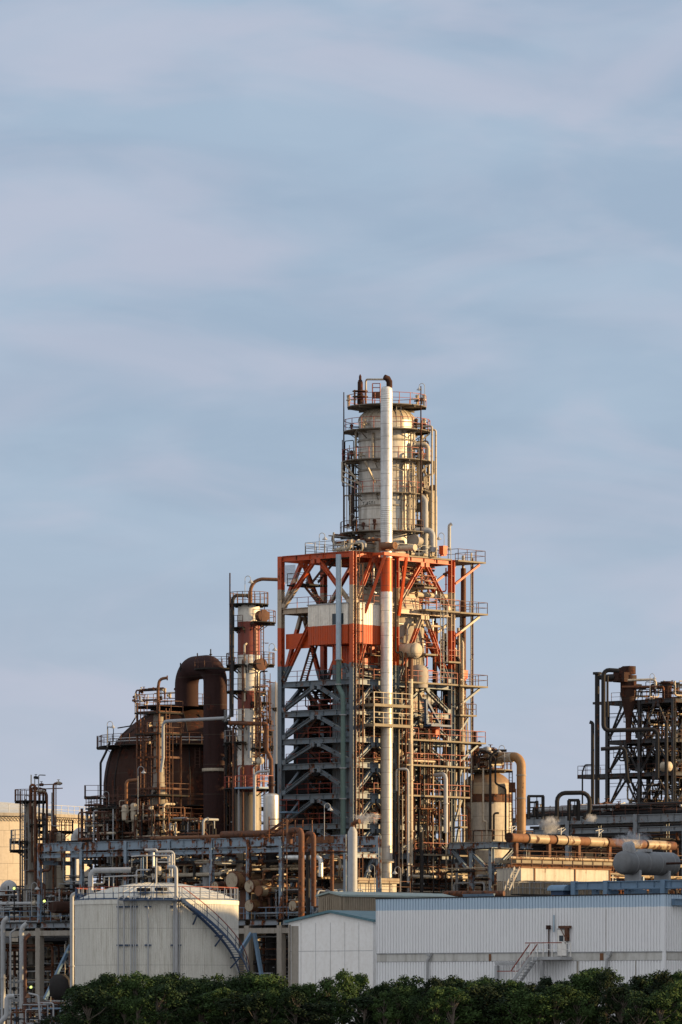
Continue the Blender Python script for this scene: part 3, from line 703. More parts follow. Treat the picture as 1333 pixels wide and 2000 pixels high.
# ------------------------------------------------------------------ big dark vessel on the left
VC = P(350, 1650, 557); VC.z = 0; vc = (VC.x, VC.y)
bv = T('domed_vessel', 'huge dark brown domed steel vessel left of the towers', 'vessel', VC)
rv = 7.75; zc = zy(1490, 557); zt = zy(1368, 557)
VP = [(1650, 1.0), (1530, 1.0), (1510, .985), (1490, .96), (1471, .915), (1450, .84), (1435, .765), (1418, .64), (1403, .50), (1390, .36), (1382, .24), (1378, .0)]
prof = [(rv * .99, 0)] + [(rv * k, zy(y, 557)) for y, k in VP]
m = MB(); m.lathe(prof, VC, 72); bv.part('shell', m, M['darkrust'])
def rad_at(z):
    for (y0, k0), (y1, k1) in zip(VP, VP[1:]):
        if zy(y0, 557) <= z <= zy(y1, 557): return rv * (k0 + (k1 - k0) * (z - zy(y0, 557)) / (zy(y1, 557) - zy(y0, 557)))
    return rv if z < 30 else .2
for y, a0, a1, wd in ((1578, 0, 360, 1.6), (1459, 0, 360, 1.5), (1606, -170, -10, 1.2)):
    z = zy(y, 557); r = rad_at(z); ring_platform(bv, vc, r - .1, r + wd, z, a0, a1, 'rail', 'deck')
z = zy(1380, 557); ring_platform(bv, vc, .2, 4.3, z, 0, 360, 'rail', 'deck')
for px, y0, y1 in ((283, 1460, 1425), (226, 1578, 1535), (386, 1500, 1460)):
    m = MB(); p = P(px, y0, 549.6); m.ladder(p, p + Z * (y0 - y1) / 19.1, Vector((1, 0, 0)), False); bv.part('ladder', m, M['rail'])
m = MB()
for a in (200, 215, 250, 280, 305, 325):
    d = Vector((math.cos(R(a)), math.sin(R(a)), 0)); pts = [VC + d * (rad_at(zz_) + .12) + Z * zz_ for zz_ in (16, 22, 26, 28.5, 30.5, 32.5)]
    m.tube(pts, .06, 6)
bv.part('pipe', m, M['dark'])
for y, r_ in ((1446, .9), (1452, 1.25)):
    z = zy(y, 557); rr = rad_at(z) + r_; m = MB(); m.tube([VC + Vector((math.cos(R(a)) * rr, math.sin(R(a)) * rr, 0)) + Z * z for a in range(205, 300, 6)], .055, 6); bv.part('ring_pipe', m, M['lgrey'])
# left end platform sticking out
an_v = (VC.x, VC.y)
m = MB(); p = P(166, 1556, 555); m.slab([(p.x, 553.5), (p.x + 2.8, 553.5), (p.x + 2.8, 556), (p.x, 556)], p.z, .25); dk = bv.part('side_platform', m, M['deck'])
m = MB(); m.rail([(p.x + 2.8, 553.6, p.z), (p.x + .05, 553.6, p.z), (p.x + .05, 555.9, p.z)]); bv.part('railing', m, M['rail'], dk)
p = P(190, 1460, 555); m = MB(); m.slab([(p.x, 553.5), (p.x + 3.2, 553.5), (p.x + 3.2, 556), (p.x, 556)], p.z, .2); dk = bv.part('side_platform', m, M['deck'])
m = MB(); m.rail([(p.x + 3.2, 553.6, p.z), (p.x + .05, 553.6, p.z), (p.x + .05, 555.9, p.z)]); bv.part('railing', m, M['rail'], dk)
m = MB(); m.tube([P(197, 1660, 553), P(197, 1490, 553), P(207, 1470, 553), P(215, 1450, 553)], .12, 8, .3); bv.part('downpipe', m, M['dark'])
m = MB(); m.tube([P(230, 1422, 553), P(255, 1418, 553), P(268, 1397, 551)], .07, 6, .2); m.tube([P(211, 1450, 553), P(211, 1420, 553), P(222, 1420, 553), P(222, 1450, 553)], .06, 6); bv.part('pipe', m, M['dark'])
# inverted U duct
du = T('bent_duct', 'huge dark inverted U duct rising over the domed vessel', 'duct', P(421, 1660, 546))
pA = P(365, 1380, 551.0); pB = P(421, 1665, 546.4); rD = 1.2
zT = zy(1304, 549)
m = MB(); m.tube([pA, Vector((pA.x, pA.y, zT)), Vector((pB.x, pB.y, zT)), pB], rD, 36, 1.72, 14); du.part('duct', m, M['duct'])
m = MB(); c = Vector((pB.x, pB.y, zy(1504, 546.4))); m.lathe([(rD, -.14), (rD + .14, -.14), (rD + .14, .16), (rD, .16)], c, 36, caps=False); du.part('white_band', m, M['cream'])
dk = MB(); zz_ = zy(1306, 546.4); dk.ring((pB.x, pB.y), rD, rD + .95, zz_, .14); dk = du.part('platform', dk, M['deck'])
m = MB(); pts = [Vector((pB.x + math.cos(R(a)) * (rD + .9), pB.y + math.sin(R(a)) * (rD + .9), zz_)) for a in range(0, 360, 24)]; m.rail(pts, closed=True); du.part('railing', m, M['rail'], dk)
m = MB()
for px, y in ((386, 1281), (412, 1273), (353, 1300)): p = P(px, y + 12, 549); m.tube([p, p + Z * .9], .07, 6); m.lathe([(.15, .3), (.15, .4)], p, 8)
du.part('lifting_lug', m, M['dark'])
# cross pipe in front of the duct
m = MB(); m.tube([P(315, 1508, 527), P(319, 1480, 527), P(319, 1409, 527), P(449, 1402, 522), P(453, 1390, 521.5), P(453, 1170, 521.5)], .16, 10, .5)
solo('cross_pipe', 'long grey pipe crossing in front of the huge dark duct and bending down', 'pipe', m, M['grey'])

# slim rusty exchanger column in front of the vessel with its open frame
sc_ = P(311, 1640, 530); ec = T('slim_column', 'slim rusty column caged in an open platform frame before the domed vessel', 'column', (sc_.x, sc_.y, 15))
zz0, zz1 = zy(1640, 530), zy(1385, 530)
m = MB(); m.lathe([(.9, 0), (.9, zz0 - .5), (1.15, zz0), (1.15, zz0 + 2.5), (.72, zz0 + 4.8), (.55, zz0 + 5.5), (.55, zz1 - .6)] + dome(.55, zz1 - .6, .6), (sc_.x, sc_.y, 0), 24); ec.part('shell', m, M['concrete'])
m = MB()
for y in (1580, 1540, 1500, 1460, 1420): m.lathe([(.8, -.07), (.8, .07)], (sc_.x, sc_.y, zy(y, 530)), 16)
ec.part('flange', m, M['rust'])
A_ = (sc_.x, sc_.y)
m = MB()
for a in (-1.5, 1.5):
    for b in (-1.5, 1.5): m.bar(G(A_, a, b, 0), G(A_, a, b, zz1 + (.6 if b < 0 else -1)), .16)
for y in (1640, 1600, 1541, 1480, 1433, 1392):
    zq = zy(y, 530)
    for s_ in (-1.5, 1.5): m.bar(G(A_, -1.5, s_, zq), G(A_, 1.5, s_, zq), .14, .2); m.bar(G(A_, s_, -1.5, zq), G(A_, s_, 1.5, zq), .14, .2)
ec.part('cage_frame', m, M['rust'])
for y, e in ((1600, 2.3), (1553, 2.2), (1433, 1.7), (1392, 1.7)): grid_platform(ec, A_, -e, e, -e, e, zy(y, 530), 'fr', 'rail', 'deck')
m = MB(); m.ladder(G(A_, 1.6, -.4, zz0), G(A_, 1.6, -.4, zz1), V, True, out=U); ec.part('ladder', m, M['rust'])
m = MB(); m.ladder(G(A_, -.6, -1.7, zz0), G(A_, -.6, -1.7, zz1), U, False); ec.part('ladder', m, M['rust'])
m = MB(); m.tube([P(309, 1392, 530), P(309, 1345, 530), P(312, 1326, 530), P(327, 1324, 530)], .15, 10, .5); m.lathe([(.24, 0), (.24, .12)], P(326, 1324, 530), 10, Vector((1, 0, 0))); ec.part('vent_pipe', m, M['orust'])
pipework('rusty pipes and valves round the foot of the slim caged column', A_, (-3.2, 2.4), (-3, 1.5), (zz0 - .5, zy(1560, 530)), 70, 301, ('rust', 'orust', 'rail', 'dark', 'cream'), (.05, .14), 2, 24, .5)
pipework('rusty pipes climbing the slim caged column', A_, (-1.6, 1.6), (-1.8, 1.6), (zy(1560, 530), zy(1390, 530)), 14, 302, ('rust', 'orust', 'rail'), (.05, .11), 0, 8, .75)
pipework('pipes and valves on the crown of the domed vessel', an_v, (-3.6, 1.5), (-3.8, -1), (zt - .4, zt + 1.2), 12, 303, ('rust', 'rail', 'dark', 'cream'), (.05, .1), 0, 14, .5)
pipework('pipework at the left foot of the domed vessel', A_, (-7.5, -2.5), (-4, 1), (15.8, 22.5), 85, 304, ('rust', 'rail', 'dark', 'grey', 'cream'), (.05, .14), 2, 20, .5)
pipework('dark pipes low in front of the domed vessel', A_, (2.5, 8), (-1.8, 1), (15.8, 21), 40, 305, ('dark', 'dark', 'rust', 'grey'), (.05, .14), 0, 12, .6)
fr_ = T('platform_stack', 'low rusty stack of open platforms left of the slim caged column', 'steel structure', G(A_, -5, -2, 15.5))
for y, a0, a1 in ((1623, -7.8, -2.2), (1601, -6.5, -2.2), (1577, -6.8, -2.4)): grid_platform(fr_, A_, a0, a1, -3.4, 1.2, zy(y, 530), 'fr', 'rail', 'deck')
for a in (-7.5, -5, -2.6):
    for b in (-3.2, 1): m = MB(); m.bar(G(A_, a, b, 0), G(A_, a, b, zy(1577, 530)), .18); fr_.part('post', m, M['rust'])
for px, y0, y1, lab in ((269, 1640, 1535, 'silver'), (247, 1603, 1590, 'short')): pass
vp = vpipe(247, 1570, 1525, 527.5, .16, 'orust', 'hooked orange vent pipe standing left of the slim caged column', extra=[P(270, 1523, 527.5)], fl=False)
for px, y1, r in ((245, 1568, .34), (262, 1565, .34)):
    m = MB(); c = P(px, 1602, 528.5); h = zy(y1, 528.5) - c.z; m.lathe([(r * .9, 0), (r, .4), (r, h - .4)] + dome(r, h - .4, .7), c, 18); m.lathe([(r * 1.25, h * .5), (r * 1.25, h * .5 + .12)], c, 18)
    solo('slim_vessel', 'slim cream pot vessel low in front of the domed vessel', 'vessel', m, M['cream'], group='slim cream pot vessels')

# ------------------------------------------------------------------ white and red rusty column
Rc = P(486.5, 1650, 521); Rc.z = 0; rcc = (Rc.x, Rc.y)
rc_ = T('striped_column', 'tall slim column in peeling white and red rust bands left of the tower', 'column', Rc)
RED, OW = (.20, .042, .026), (.74, .70, .62)
zb = lambda y: zy(y, 521)
stripe = mat('peeling_banded_column_paint', OW, rust=.26, rough=.5, metal=0, streak=.5, bands=[(0, (.20, .165, .12)), (zb(1548), RED), (zb(1495), OW), (zb(1385), RED), (zb(1350), OW), (zb(1308), OW), (zb(1280), RED), (zb(1215), OW)], rdark=(.05, .022, .014), rlite=(.24, .07, .03))
m = MB(); m.lathe([(1.2, 0), (1.2, zb(1560)), (1.1, zb(1540)), (1.06, zb(1187))] + dome(1.06, zb(1187), .45), Rc, 40); rc_.part('shell', m, stripe)
for y, r1, a0, a1, rm in ((1180, 1.9, 0, 360, 'rail'), (1216, 2.6, -80, 60, 'rail'), (1226, 1.7, 150, 250, 'rail'), (1298, 2.5, -90, 60, 'rail'), (1299, 2.2, 150, 260, 'rail'), (1350, 2.2, 150, 260, 'rail'), (1372, 2.0, -80, 40, 'rail'), (1462, 2.3, -80, 40, 'rail'), (1450, 2.4, 160, 260, 'grail'), (1540, 2.4, 0, 360, 'redrail'), (1410, 2.4, 165, 260, 'grail')):
    ring_platform(rc_, rcc, .2 if y == 1180 else 1.08, r1, zb(y), a0, a1, rm, 'deck')
for y0, y1, an_ in ((1540, 1465, -20), (1462, 1375, -35), (1372, 1300, -15), (1298, 1216, -30), (1216, 1180, 0), (1640, 1540, -10)):
    d = Vector((math.cos(R(an_)), math.sin(R(an_)), 0)); m = MB(); p = Rc + d * 1.5; m.ladder(p + Z * zb(y0), p + Z * zb(y1), Vector((d.y, -d.x, 0)), True, out=d); rc_.part('ladder', m, M['rail'])
m = MB(); m.tube([P(490, 1182, 521), P(490, 1150, 521), P(497, 1135, 521), P(512, 1131, 521), P(543, 1132, 521)], .17, 12, .8); rc_.part('vent_pipe', m, M['orust'])
m = MB(); m.tube([P(486, 1168, 521), P(486, 1163, 521), P(455, 1163, 520), P(453.5, 1400, 519)], .17, 10, .6); rc_.part('overhead_pipe', m, M['dark'])
m = MB(); m.tube([P(449.5, 1640, 520), P(449.5, 1119, 520)], .075, 6); solo('lightning_mast', 'thin dark lightning mast beside the striped rusty column', 'mast', m, M['darkrust'], group='lightning masts')
for px, y, D in ((512, 1203, 519.3), (508, 1298, 519.3)):
    m = MB(); c = P(px, y, D); m.lathe([(.35, -.6), (.45, -.5), (.55, -.4), (.55, .3), (.6, .3), (.6, .42), (.1, .5)], c, 20, (U * .9 - V * .3).normalized()); rc_.part('manhole', m, M['rust'])
m = MB(); m.lathe([(.35, -.5), (.38, .2), (.2, .3)], P(508, 1486, 519), 16, (U * .8 - V * .5).normalized()); rc_.part('manhole', m, M['cream'])
m = MB(); m.tube([P(447, 1412, 519), P(520, 1414, 518.5), P(521, 1420, 518.5), P(521, 1465, 518.5), P(530, 1485, 518.5), P(530, 1530, 518.5)], .21, 12, .5); rc_.part('side_pipe', m, M['rust'])
for px, y0, y1, r, mt in ((475, 1640, 1290, .12, 'rust'), (499.5, 1640, 1230, .06, 'rail'), (488, 1480, 1420, .17, 'grey'), (460, 1640, 1450, .13, 'dark'), (467, 1640, 1500, .1, 'grey'), (456, 1640, 1420, .1, 'rust'), (478, 1370, 1260, .1, 'cream'), (496, 1640, 1500, .09, 'lgrey')):
    m = MB(); m.tube([P(px, y0, 519.2), P(px, y1, 519.2), P(px + 4, y1 - 3, 520)], r, 8, .2); rc_.part('pipe', m, M[mt])
pipework('thin lines and valves to the right of the striped column', rcc, (1.15, 2.8), (-1.3, 1.2), (zb(1530), zb(1310)), 34, 310, ('rail', 'rust', 'goldclad', 'dark'), (.025, .07), 0, 18, .5)
pipework('thin lines low at the left of the striped column', rcc, (-2.6, -1.0), (-1.2, .8), (zb(1640), zb(1400)), 20, 311, ('dark', 'dark', 'rust', 'grey'), (.04, .13), 0, 8, .75)
# white vessel far behind the gap and silver pot in front
m = MB(); c = P(539, 1650, 585); c.z = 0; zz_ = zy(1350, 585); m.lathe([(.8, 0), (.8, zz_)] + dome(.8, zz_, 1.2), c, 40)
solo('white_silo', 'pale domed silo half hidden behind the striped column and the tower', 'silo', m, M['lgrey'])
sp = P(530, 1625, 516); t = T('silver_pot', 'bright silver upright pot vessel under a small red railing', 'vessel', sp)
h = zy(1549, 516) - sp.z; m = MB(); m.lathe([(.70, -.6), (.74, -.5), (.74, h - .25)] + dome(.74, h - .25, .35), sp, 36); q_ = MB(); q_.lathe([(.5, -sp.z), (.5, -.61)], sp, 16); t.part('skirt', q_, M['dark']); t.part('shell', m, mat('bright_silver', (.50, .50, .49), rust=.05, rough=.38, metal=.6, streak=.5))
grid_platform(t, rcc, 1.2, 3.9, -3.2, -.6, zb(1540), 'fr', 'redrail', 'bluest')
m = MB(); m.tube([sp + Z * h, sp + Z * (h + 1.6)], .25, 10); m.lathe([(.4, h + .7), (.4, h + .85)], sp, 12); t.part('top_pipe', m, M['darkrust'])
m = MB(); m.tube([P(498, 1640, 515), P(498, 1508, 515), P(527, 1506, 515)], .13, 10, .5); m.lathe([(.2, 0), (.2, .1)], P(525, 1506, 515), 10, Vector((1, 0, 0))); t.part('side_pipe', m, M['lgrey'])
grid_platform(t, (P(556, 1570, 514).x, 534.), -.9, .9, -.9, .9, zy(1571, 514), 'flr', 'redrail', 'bluest', h=1.15, name='basket')

# ------------------------------------------------------------------ long pipe rack
K = anc(676, 506.0)
apx = lambda px, b=0.: la(K, px, b)
rk = T('pipe_rack', 'long peeling blue steel pipe rack running across the plant below the towers', 'pipe rack', G(K, -20, 0, 0))
zr = 18.75
xs = [-54, apx(0), apx(78), apx(160), apx(247), apx(332), apx(414), apx(486), apx(550), apx(612), 0]
for b in (0, 4.5):
    for a0, a1 in zip(xs[2:], xs[3:]):
        m = MB(); m.ibeam(G(K, a0 + .2, b, zr - .42), G(K, a1 - .2, b, zr - .42), .32, .84, .06); rk.part('girder', m, M['rack'])
        m = MB(); m.ibeam(G(K, a0 + .2, b, zr - 1.25), G(K, a1 - .2, b, zr - 1.25), .3, .42, .05); rk.part('lower_beam', m, M['rack'])
    for i, a in enumerate(xs):
        top = zr if i >= 2 else 11.0; m = MB(); m.ibeam(G(K, a, b, 11.0), G(K, a, b, top + .03), .36, .36, .05, V)
        if top > 11: rk.part('post', m, M['rack'])
        m = MB(); m.bar(G(K, a, b, 0), G(K, a, b, 10.4), .62); rk.part('pier', m, M['concrete'])
for a in xs[2:]:
    m = MB(); m.ibeam(G(K, a, .2, zr - 1.9), G(K, a, 4.3, zr - 1.9), .28, .42); rk.part('cross_beam', m, M['rack'])
for a in xs:
    m = MB(); m.ibeam(G(K, a, .3, 10.2), G(K, a, 9.7, 10.2), .3, .5); rk.part('cross_beam', m, M['rack'])
for b in (-.1, 9.8):
    for a0, a1 in zip(xs[:9], xs[1:10]):
        m = MB(); m.ibeam(G(K, a0 + .33, b, 10.68), G(K, a1 - .33, b, 10.68), .3, .5); rk.part('deck_beam', m, M['steel'])
        m = MB(); m.bar(G(K, a0 + .33, b, 9.9), G(K, a1 - .33, b, 9.9), .4, .5); rk.part('deck_beam', m, M['concrete'])
for a0, a1 in ((xs[0], xs[4]), (xs[4] + .01, xs[9])):
    grid_platform(rk, K, a0, a1, -.3, 10, 11.0, 'f', 'bluest', 'deck', th=.1, name='deck')
m = MB(); m.gbox(K, apx(590), apx(655), -.22, -.17, zr - .72, zr - .1); rk.part('patch_plate', m, M['orust'], label='rusty patch plate on the blue girder')
for (p0, p1) in (((138, 1846), (88, 1952)), ((492, 1822), (467, 1862)), ((497, 1822), (513, 1915))):
    m = MB(); m.bar(P(p0[0], p0[1], 511 if p0[0] > 300 else 532), P(p1[0], p1[1], 511 if p1[0] > 300 else 532), .34, .26, U); rk.part('brace', m, M['bluest'])
grid_platform(rk, K, xs[0], apx(132), -.8, 1.2, 2.6, 'f', 'grail', 'bluest', name='low_walkway')
for a in (xs[0] + .5, apx(40), apx(90), apx(128)):
    for b in (-.6, 1): m = MB(); m.bar(G(K, a, b, 0), G(K, a, b, 2.35), .2); rk.part('walkway_post', m, M['bluest'])
# stair tower by px 550 on top of the rack
m = MB()
for px in (526, 553, 563, 577, 592, 610): p = P(px, 1645, 508); m.bar(p, P(px, 1602 if px > 550 else 1595, 508), .09)
for y in (1600, 1612): m.bar(P(526, y, 508), P(612, y - 1, 507), .07)
m.stair(P(504, 1640, 509), P(560, 1600, 508), V, .8)
rk.part('stair', m, M['rust'])
m = MB(); m.ladder(P(557, 1790, 507), P(557, 1600, 507), U, False); rk.part('ladder', m, M['rust'])
# pipes lying on the rack
for a0, a1, b, r, mt, lab in ((apx(424), apx(557), .7, .34, 'rust', 'thick dark rusty pipe lying on the blue rack below the striped column'), (apx(280), apx(420), 1.2, .2, 'orust', 'orange rusty pipe lying on the blue rack before the domed vessel'), (apx(90), apx(280), 1.6, .12, 'dark', 'thin dark pipe lying on the left half of the blue rack'),
                              (apx(150), apx(560), 3.0, .17, 'rust', 'long rusty pipe at the back of the blue rack top'), (apx(365), apx(470), 1.9, .13, 'rail', 'short red brown pipe lying on the blue rack before the duct')):
    m = MB(); m.tube([G(K, a0, b, zr + r + .02), G(K, a1, b, zr + r + .02), G(K, a1, b + .01, zr - .8)], r, 12, r * 2.2); solo('rack_pipe', lab, 'pipe', m, M[mt], group='pipes lying on the blue rack')
m = MB(); m.rail([G(K, apx(110), 4.4, zr), G(K, apx(300), 4.4, zr)], 1.0, 2); m.rail([G(K, apx(150), .2, zr), G(K, apx(192), .2, zr)], .8, 2); rk.part('railing', m, M['rail'])
m = MB(); zt_ = zy(1637, 506)
for px, y1, r in ((589, 1628, .27), (612, 1640, .24)):
    pass
hp = T('hooked_pipe', 'thick brown pipe hooked over the blue rack end and running down', 'pipe', P(589, 1790, 504))
m = MB(); m.tube([P(566, 1648, 506), P(566, 1622, 506), P(589, 1622, 504), P(589, 1792, 504)], .29, 14, .55); hp.part('pipe', m, M['rust'])
hp = T('hooked_pipe', 'thinner brown pipe hooked beside the thick one at the rack end', 'pipe', P(613, 1770, 504.5))
m = MB(); m.tube([P(594, 1642, 507), P(602, 1628, 506), P(613, 1630, 504.5), P(613, 1770, 504.5)], .24, 14, .5); hp.part('pipe', m, M['rust'])
vpipe(649, 1756, 1660, 504.6, .18, 'rust', 'lone brown pipe hanging below the right end of the blue rack'); vpipe(602, 1756, 1664, 507, .2, 'dark', 'dark pipe between the two hooked brown pipes')
m = MB(); m.tube([P(560, 1675, 510), P(627, 1675, 507), P(627, 1712, 507)], .22, 12, .4); solo('elbow_pipe', 'shiny silver pipe bending down under the right end of the blue rack', 'pipe', m, M['silver'])
m = MB(); m.tube([P(640, 1664, 503), P(688, 1664, 501.5), P(688, 1738, 501.5)], .07, 8, .3); solo('thin_pipe', 'thin black pipe bending down over the grey silencer stack', 'pipe', m, M['darkrust'])

# heat exchangers
zde = 11.0
for k, (px, py, r, ln, mt, lab) in enumerate(((454, 1720, .80, 6.6, 'rust', 'largest brown heat exchanger, top left of the bundle under the rack'), (488, 1731, .60, 5.2, 'rust', 'brown heat exchanger with pale round cover in the middle of the bundle'), (506, 1740, .48, 8.2, 'goldclad', 'slim cream heat exchanger with brown end at the right of the bundle'),
                                             (488, 1769, .56, 4.6, 'rust', 'lower brown heat exchanger with blotched cover just above the deck'), (573, 1769, .5, 4.2, 'goldclad', 'grey cream heat exchanger low at the right of the bundle'), (421, 1731, .44, 3.6, 'darkrust', 'dark heat exchanger half hidden behind the tank rim'))):
    D_ = 514.5 - (px - 454) * .035; c = P(px, py, D_); hx = T('heat_exchanger', lab, 'heat exchanger', (c.x, c.y, zde), 'heat exchangers under the rack')
    m = MB(); m.lathe([(r, .0), (r, .9), (r * .88, .92), (r * .88, ln - .3), (r * .7, ln - .08), (0.05, ln)], c, 36, V); hx.part('shell', m, M['hxbody' if mt == 'rust' else mt])
    m = MB(); m.lathe([(r * 1.06, -.06), (r * 1.06, .06)], c, 32, V); m.lathe([(r * 1.1, .82), (r * 1.1, 1.0)], c, 32, V); m.lathe([(r * 1.1, 1.06), (r * 1.1, 1.2)], c, 32, V); hx.part('flange', m, M['rust' if mt != 'goldclad' else 'orust'])
    m = MB(); m.lathe([(r * .94, -.1), (r * .94, -.02)], c, 32, V); hx.part('end_cover', m, M['hxcover'] if k not in (2,) else M['orust'])
    m = MB()
    for q in (1.6, ln * .72): d = c + V * q; m = MB(); m.box(d - Z * ((d.z - zde) / 2), .12, .5 * r, (d.z - zde) / 2 - .02, (V, U, Z)); hx.part('saddle', m, M['rust'])
    m = MB()
    for q in (1.9, ln * .62): d = c + V * q; m = MB(); m.tube([d + Z * r * .8, d + Z * (r + .9), d + Z * (r + .9) + U * .8], .13, 10, .3); hx.part('nozzle', m, M['orust' if k % 2 else 'rust'])
sup = T('exchanger_stand', 'dark steel stand carrying the heat exchanger bundle under the rack', 'stand', G(K, -12, 3, 11))
for px in (462, 505, 531, 585):
    for b in (.8, 4.5): m = MB(); m.bar(G(K, apx(px, b), b, 11.02), G(K, apx(px, b), b, 13.6), .2); sup.part('post', m, M['black'])
pipework('rusty pipes and fittings between rack and heat exchangers', K, (apx(440), apx(640)), (.6, 5), (14.5, 17.6), 46, 320, ('rust', 'orust', 'goldclad', 'dark', 'rust', 'goldclad'), (.05, .17), 2, 20, .4)
pipework('thin pipes on the deck around the heat exchangers', K, (apx(470), apx(650)), (-.1, 5), (11.1, 14), 40, 321, ('rust', 'dark', 'grey', 'orust'), (.04, .12), 1, 16, .5)
pipework('dark pipes under the deck right of the storage tank', K, (apx(455), apx(560)), (1, 9), (1.5, 9.6), 60, 322, ('dark', 'grey', 'dark', 'rust'), (.05, .14), 2, 8, .35)
pipework('dark pipes behind the storage tank roof under the rack', K, (apx(150), apx(440)), (1, 8), (12.5, 17), 70, 323, ('dark', 'rust', 'dark', 'grey', 'cream'), (.05, .2), 3, 14, .45)
pipework('grey and dark pipes under the far left deck', K, (-52, apx(140)), (.2, 9), (.5, 9.6), 99, 324, ('dark', 'grey', 'rust', 'lgrey', 'cream'), (.05, .16), 4, 30, .5)
pipework('thin pipes and valves standing on the far left deck', K, (-52, apx(142)), (.2, 8), (11.1, 14.8), 90, 325, ('grey', 'dark', 'lgrey', 'rust'), (.05, .17), 3, 24, .6)
pipework('thin pipes behind the slim left columns', K, (apx(90), apx(240)), (2, 12), (13, 18), 34, 326, ('dark', 'rust', 'grey'), (.05, .15), 1, 12, .5)
for px, y0, y1, D, r, mt, lab in ((43, 1912, 1812, 527, .25, 'lgrey', 'thick light grey pipe hanging under the far left deck'), (6.5, 1935, 1800, 529, .24, 'lgrey', 'thick light grey pipe at the left picture edge'), (49.5, 2010, 1832, 524, .17, 'rail', 'dark red downpipe under the far left deck'), (21, 1900, 1822, 526, .1, 'grey', 'thin pale line between the light grey pipes')):
    vpipe(px, y0, y1, D, r, mt, lab, extra=[P(px + 10, y1 - 8, D)])
vpipe(141, 1955, 1748, 489, .19, 'lgrey', 'light grey pipe standing just left of the cream storage tank', extra=[P(150, 1745, 489)])
m = MB(); m.lathe([(0, -.3), (.6, -.2), (1.0, .3), (1.1, 1.0), (1.0, 1.7), (.6, 2.2), (0, 2.3)], P(118, 1948, 527), 24); solo('round_pot', 'dim round grey pot on the ground behind the blue diagonal brace', 'vessel', m, M['dark'])
m = MB(); m.lathe([(0, 0), (.55, .1), (.6, .5), (.6, 3.4), (.5, 3.7), (0, 3.8)], P(102, 1772, 527), 24, V); solo('red_drum', 'dull red horizontal drum on the far left deck', 'drum', m, M['darkrust'])

# ------------------------------------------------------------------ slim columns at far left and the far tank
c1_ = P(60, 1800, 539); c1_.z = 11; a1_ = (c1_.x, c1_.y); t = T('slim_column', 'slim grey column with railed top and rusty hoop pipe at far left', 'column', c1_)
zl = lambda y: zy(y, 539)
m = MB(); m.lathe([(.78, 11), (.78, zl(1740)), (.52, zl(1725)), (.52, zl(1572))] + dome(.52, zl(1572), .5), (c1_.x, c1_.y, 0), 28); t.part('shell', m, M['concrete'])
ring_platform(t, a1_, .2, 1.6, zl(1564), 0, 360, 'rust', 'deck'); ring_platform(t, a1_, .55, 2.0, zl(1643), 150, 260, 'grail', 'deck'); ring_platform(t, a1_, .55, 2.1, zl(1660), 150, 240, 'grail', 'deck'); ring_platform(t, a1_, .55, 1.5, zl(1610), -90, 60, 'rail', 'deck')
m = MB(); m.tube([P(59.5, 1600, 537.6), P(59.5, 1533, 537.6), P(69, 1533, 537.6), P(69, 1720, 537.6)], .13, 10, .3); t.part('hoop_pipe', m, M['rust'])
m = MB(); m.ladder(P(47, 1740, 538), P(47, 1560, 538), V, True); t.part('ladder', m, M['grail'])
for px, y1, mt in ((44, 1640, 'dark'), (40, 1545, 'rail'), (73, 1600, 'rust'), (77, 1640, 'cream')):
    m = MB(); m.tube([P(px, 1790, 538), P(px, y1, 538)], .08, 8); t.part('pipe', m, M[mt])
c2_ = P(107, 1800, 541); c2_.z = 11; a2_ = (c2_.x, c2_.y); t = T('stout_column', 'stout cream column with silver hoop pipe beside the slim column at far left', 'column', c2_)
m = MB(); m.lathe([(.9, 11), (.9, zl(1632))] + dome(.9, zl(1632), .5), (c2_.x, c2_.y, 0), 28); t.part('shell', m, M['concrete'])
m = MB(); m.lathe([(.5, 11), (.5, zl(1632))] + dome(.5, zl(1632), .5), P(119, 1800, 539.5) * 1 - Z * P(119, 1800, 539.5).z, 20); t.part('side_vessel', m, M['cream'])
m = MB(); m.tube([P(87, 1740, 539), P(87, 1591, 539), P(108, 1591, 539), P(108, 1625, 540)], .17, 10, .5); t.part('hoop_pipe', m, M['lgrey'])
ring_platform(t, a2_, .92, 1.9, zl(1622), 0, 360, 'rail', 'deck')
m = MB(); m.ladder(P(124, 1700, 538), P(124, 1605, 538), V, True); t.part('ladder', m, M['rail'])
pipework('pipes between the two columns at far left', a1_, (-.5, 3.6), (-.6, 1.2), (13, 26), 22, 330, ('dark', 'rust', 'cream', 'grey'), (.05, .13), 0, 14, .7)
FT = Vector((-47.5, 640, 0)); t = T('far_tank', 'huge pale storage tank far behind at the left edge', 'tank', FT)
rF = (182 - CX) * 640 / F - FT.x; zF = zy(1604, 640) + .2
m = MB(); m.lathe([(rF, 0), (rF, zF)], FT, 160); t.part('shell', m, M['farwall'])
m = MB(); m.lathe([(rF, zF - .1), (rF + .5, zF - .1), (rF + .5, zF + .25), (rF, zF + .25)], FT, 160, caps=False)
for k in range(140):
    a = R(180 + k * 180 / 140); d = Vector((math.cos(a), math.sin(a), 0)); m.bar(FT + d * (rF + .06) + Z * (zF - .7), FT + d * (rF + .42) + Z * (zF - .15), .06)
t.part('rim_girder', m, M['concrete'])
m = MB(); m.lathe([(rF + .1, zF + .25), (rF * .5, zF + 1.9), (.1, zF + 2.4)], FT, 96); t.part('roof', m, M['tankroof'])
m = MB(); m.rail([FT + Vector((math.cos(R(a)), math.sin(R(a)), 0)) * (rF + .4) + Z * (zF + .25) for a in range(180, 361, 4)], 1.0, 2.0, toe=False); t.part('railing', m, M['lgrey'])
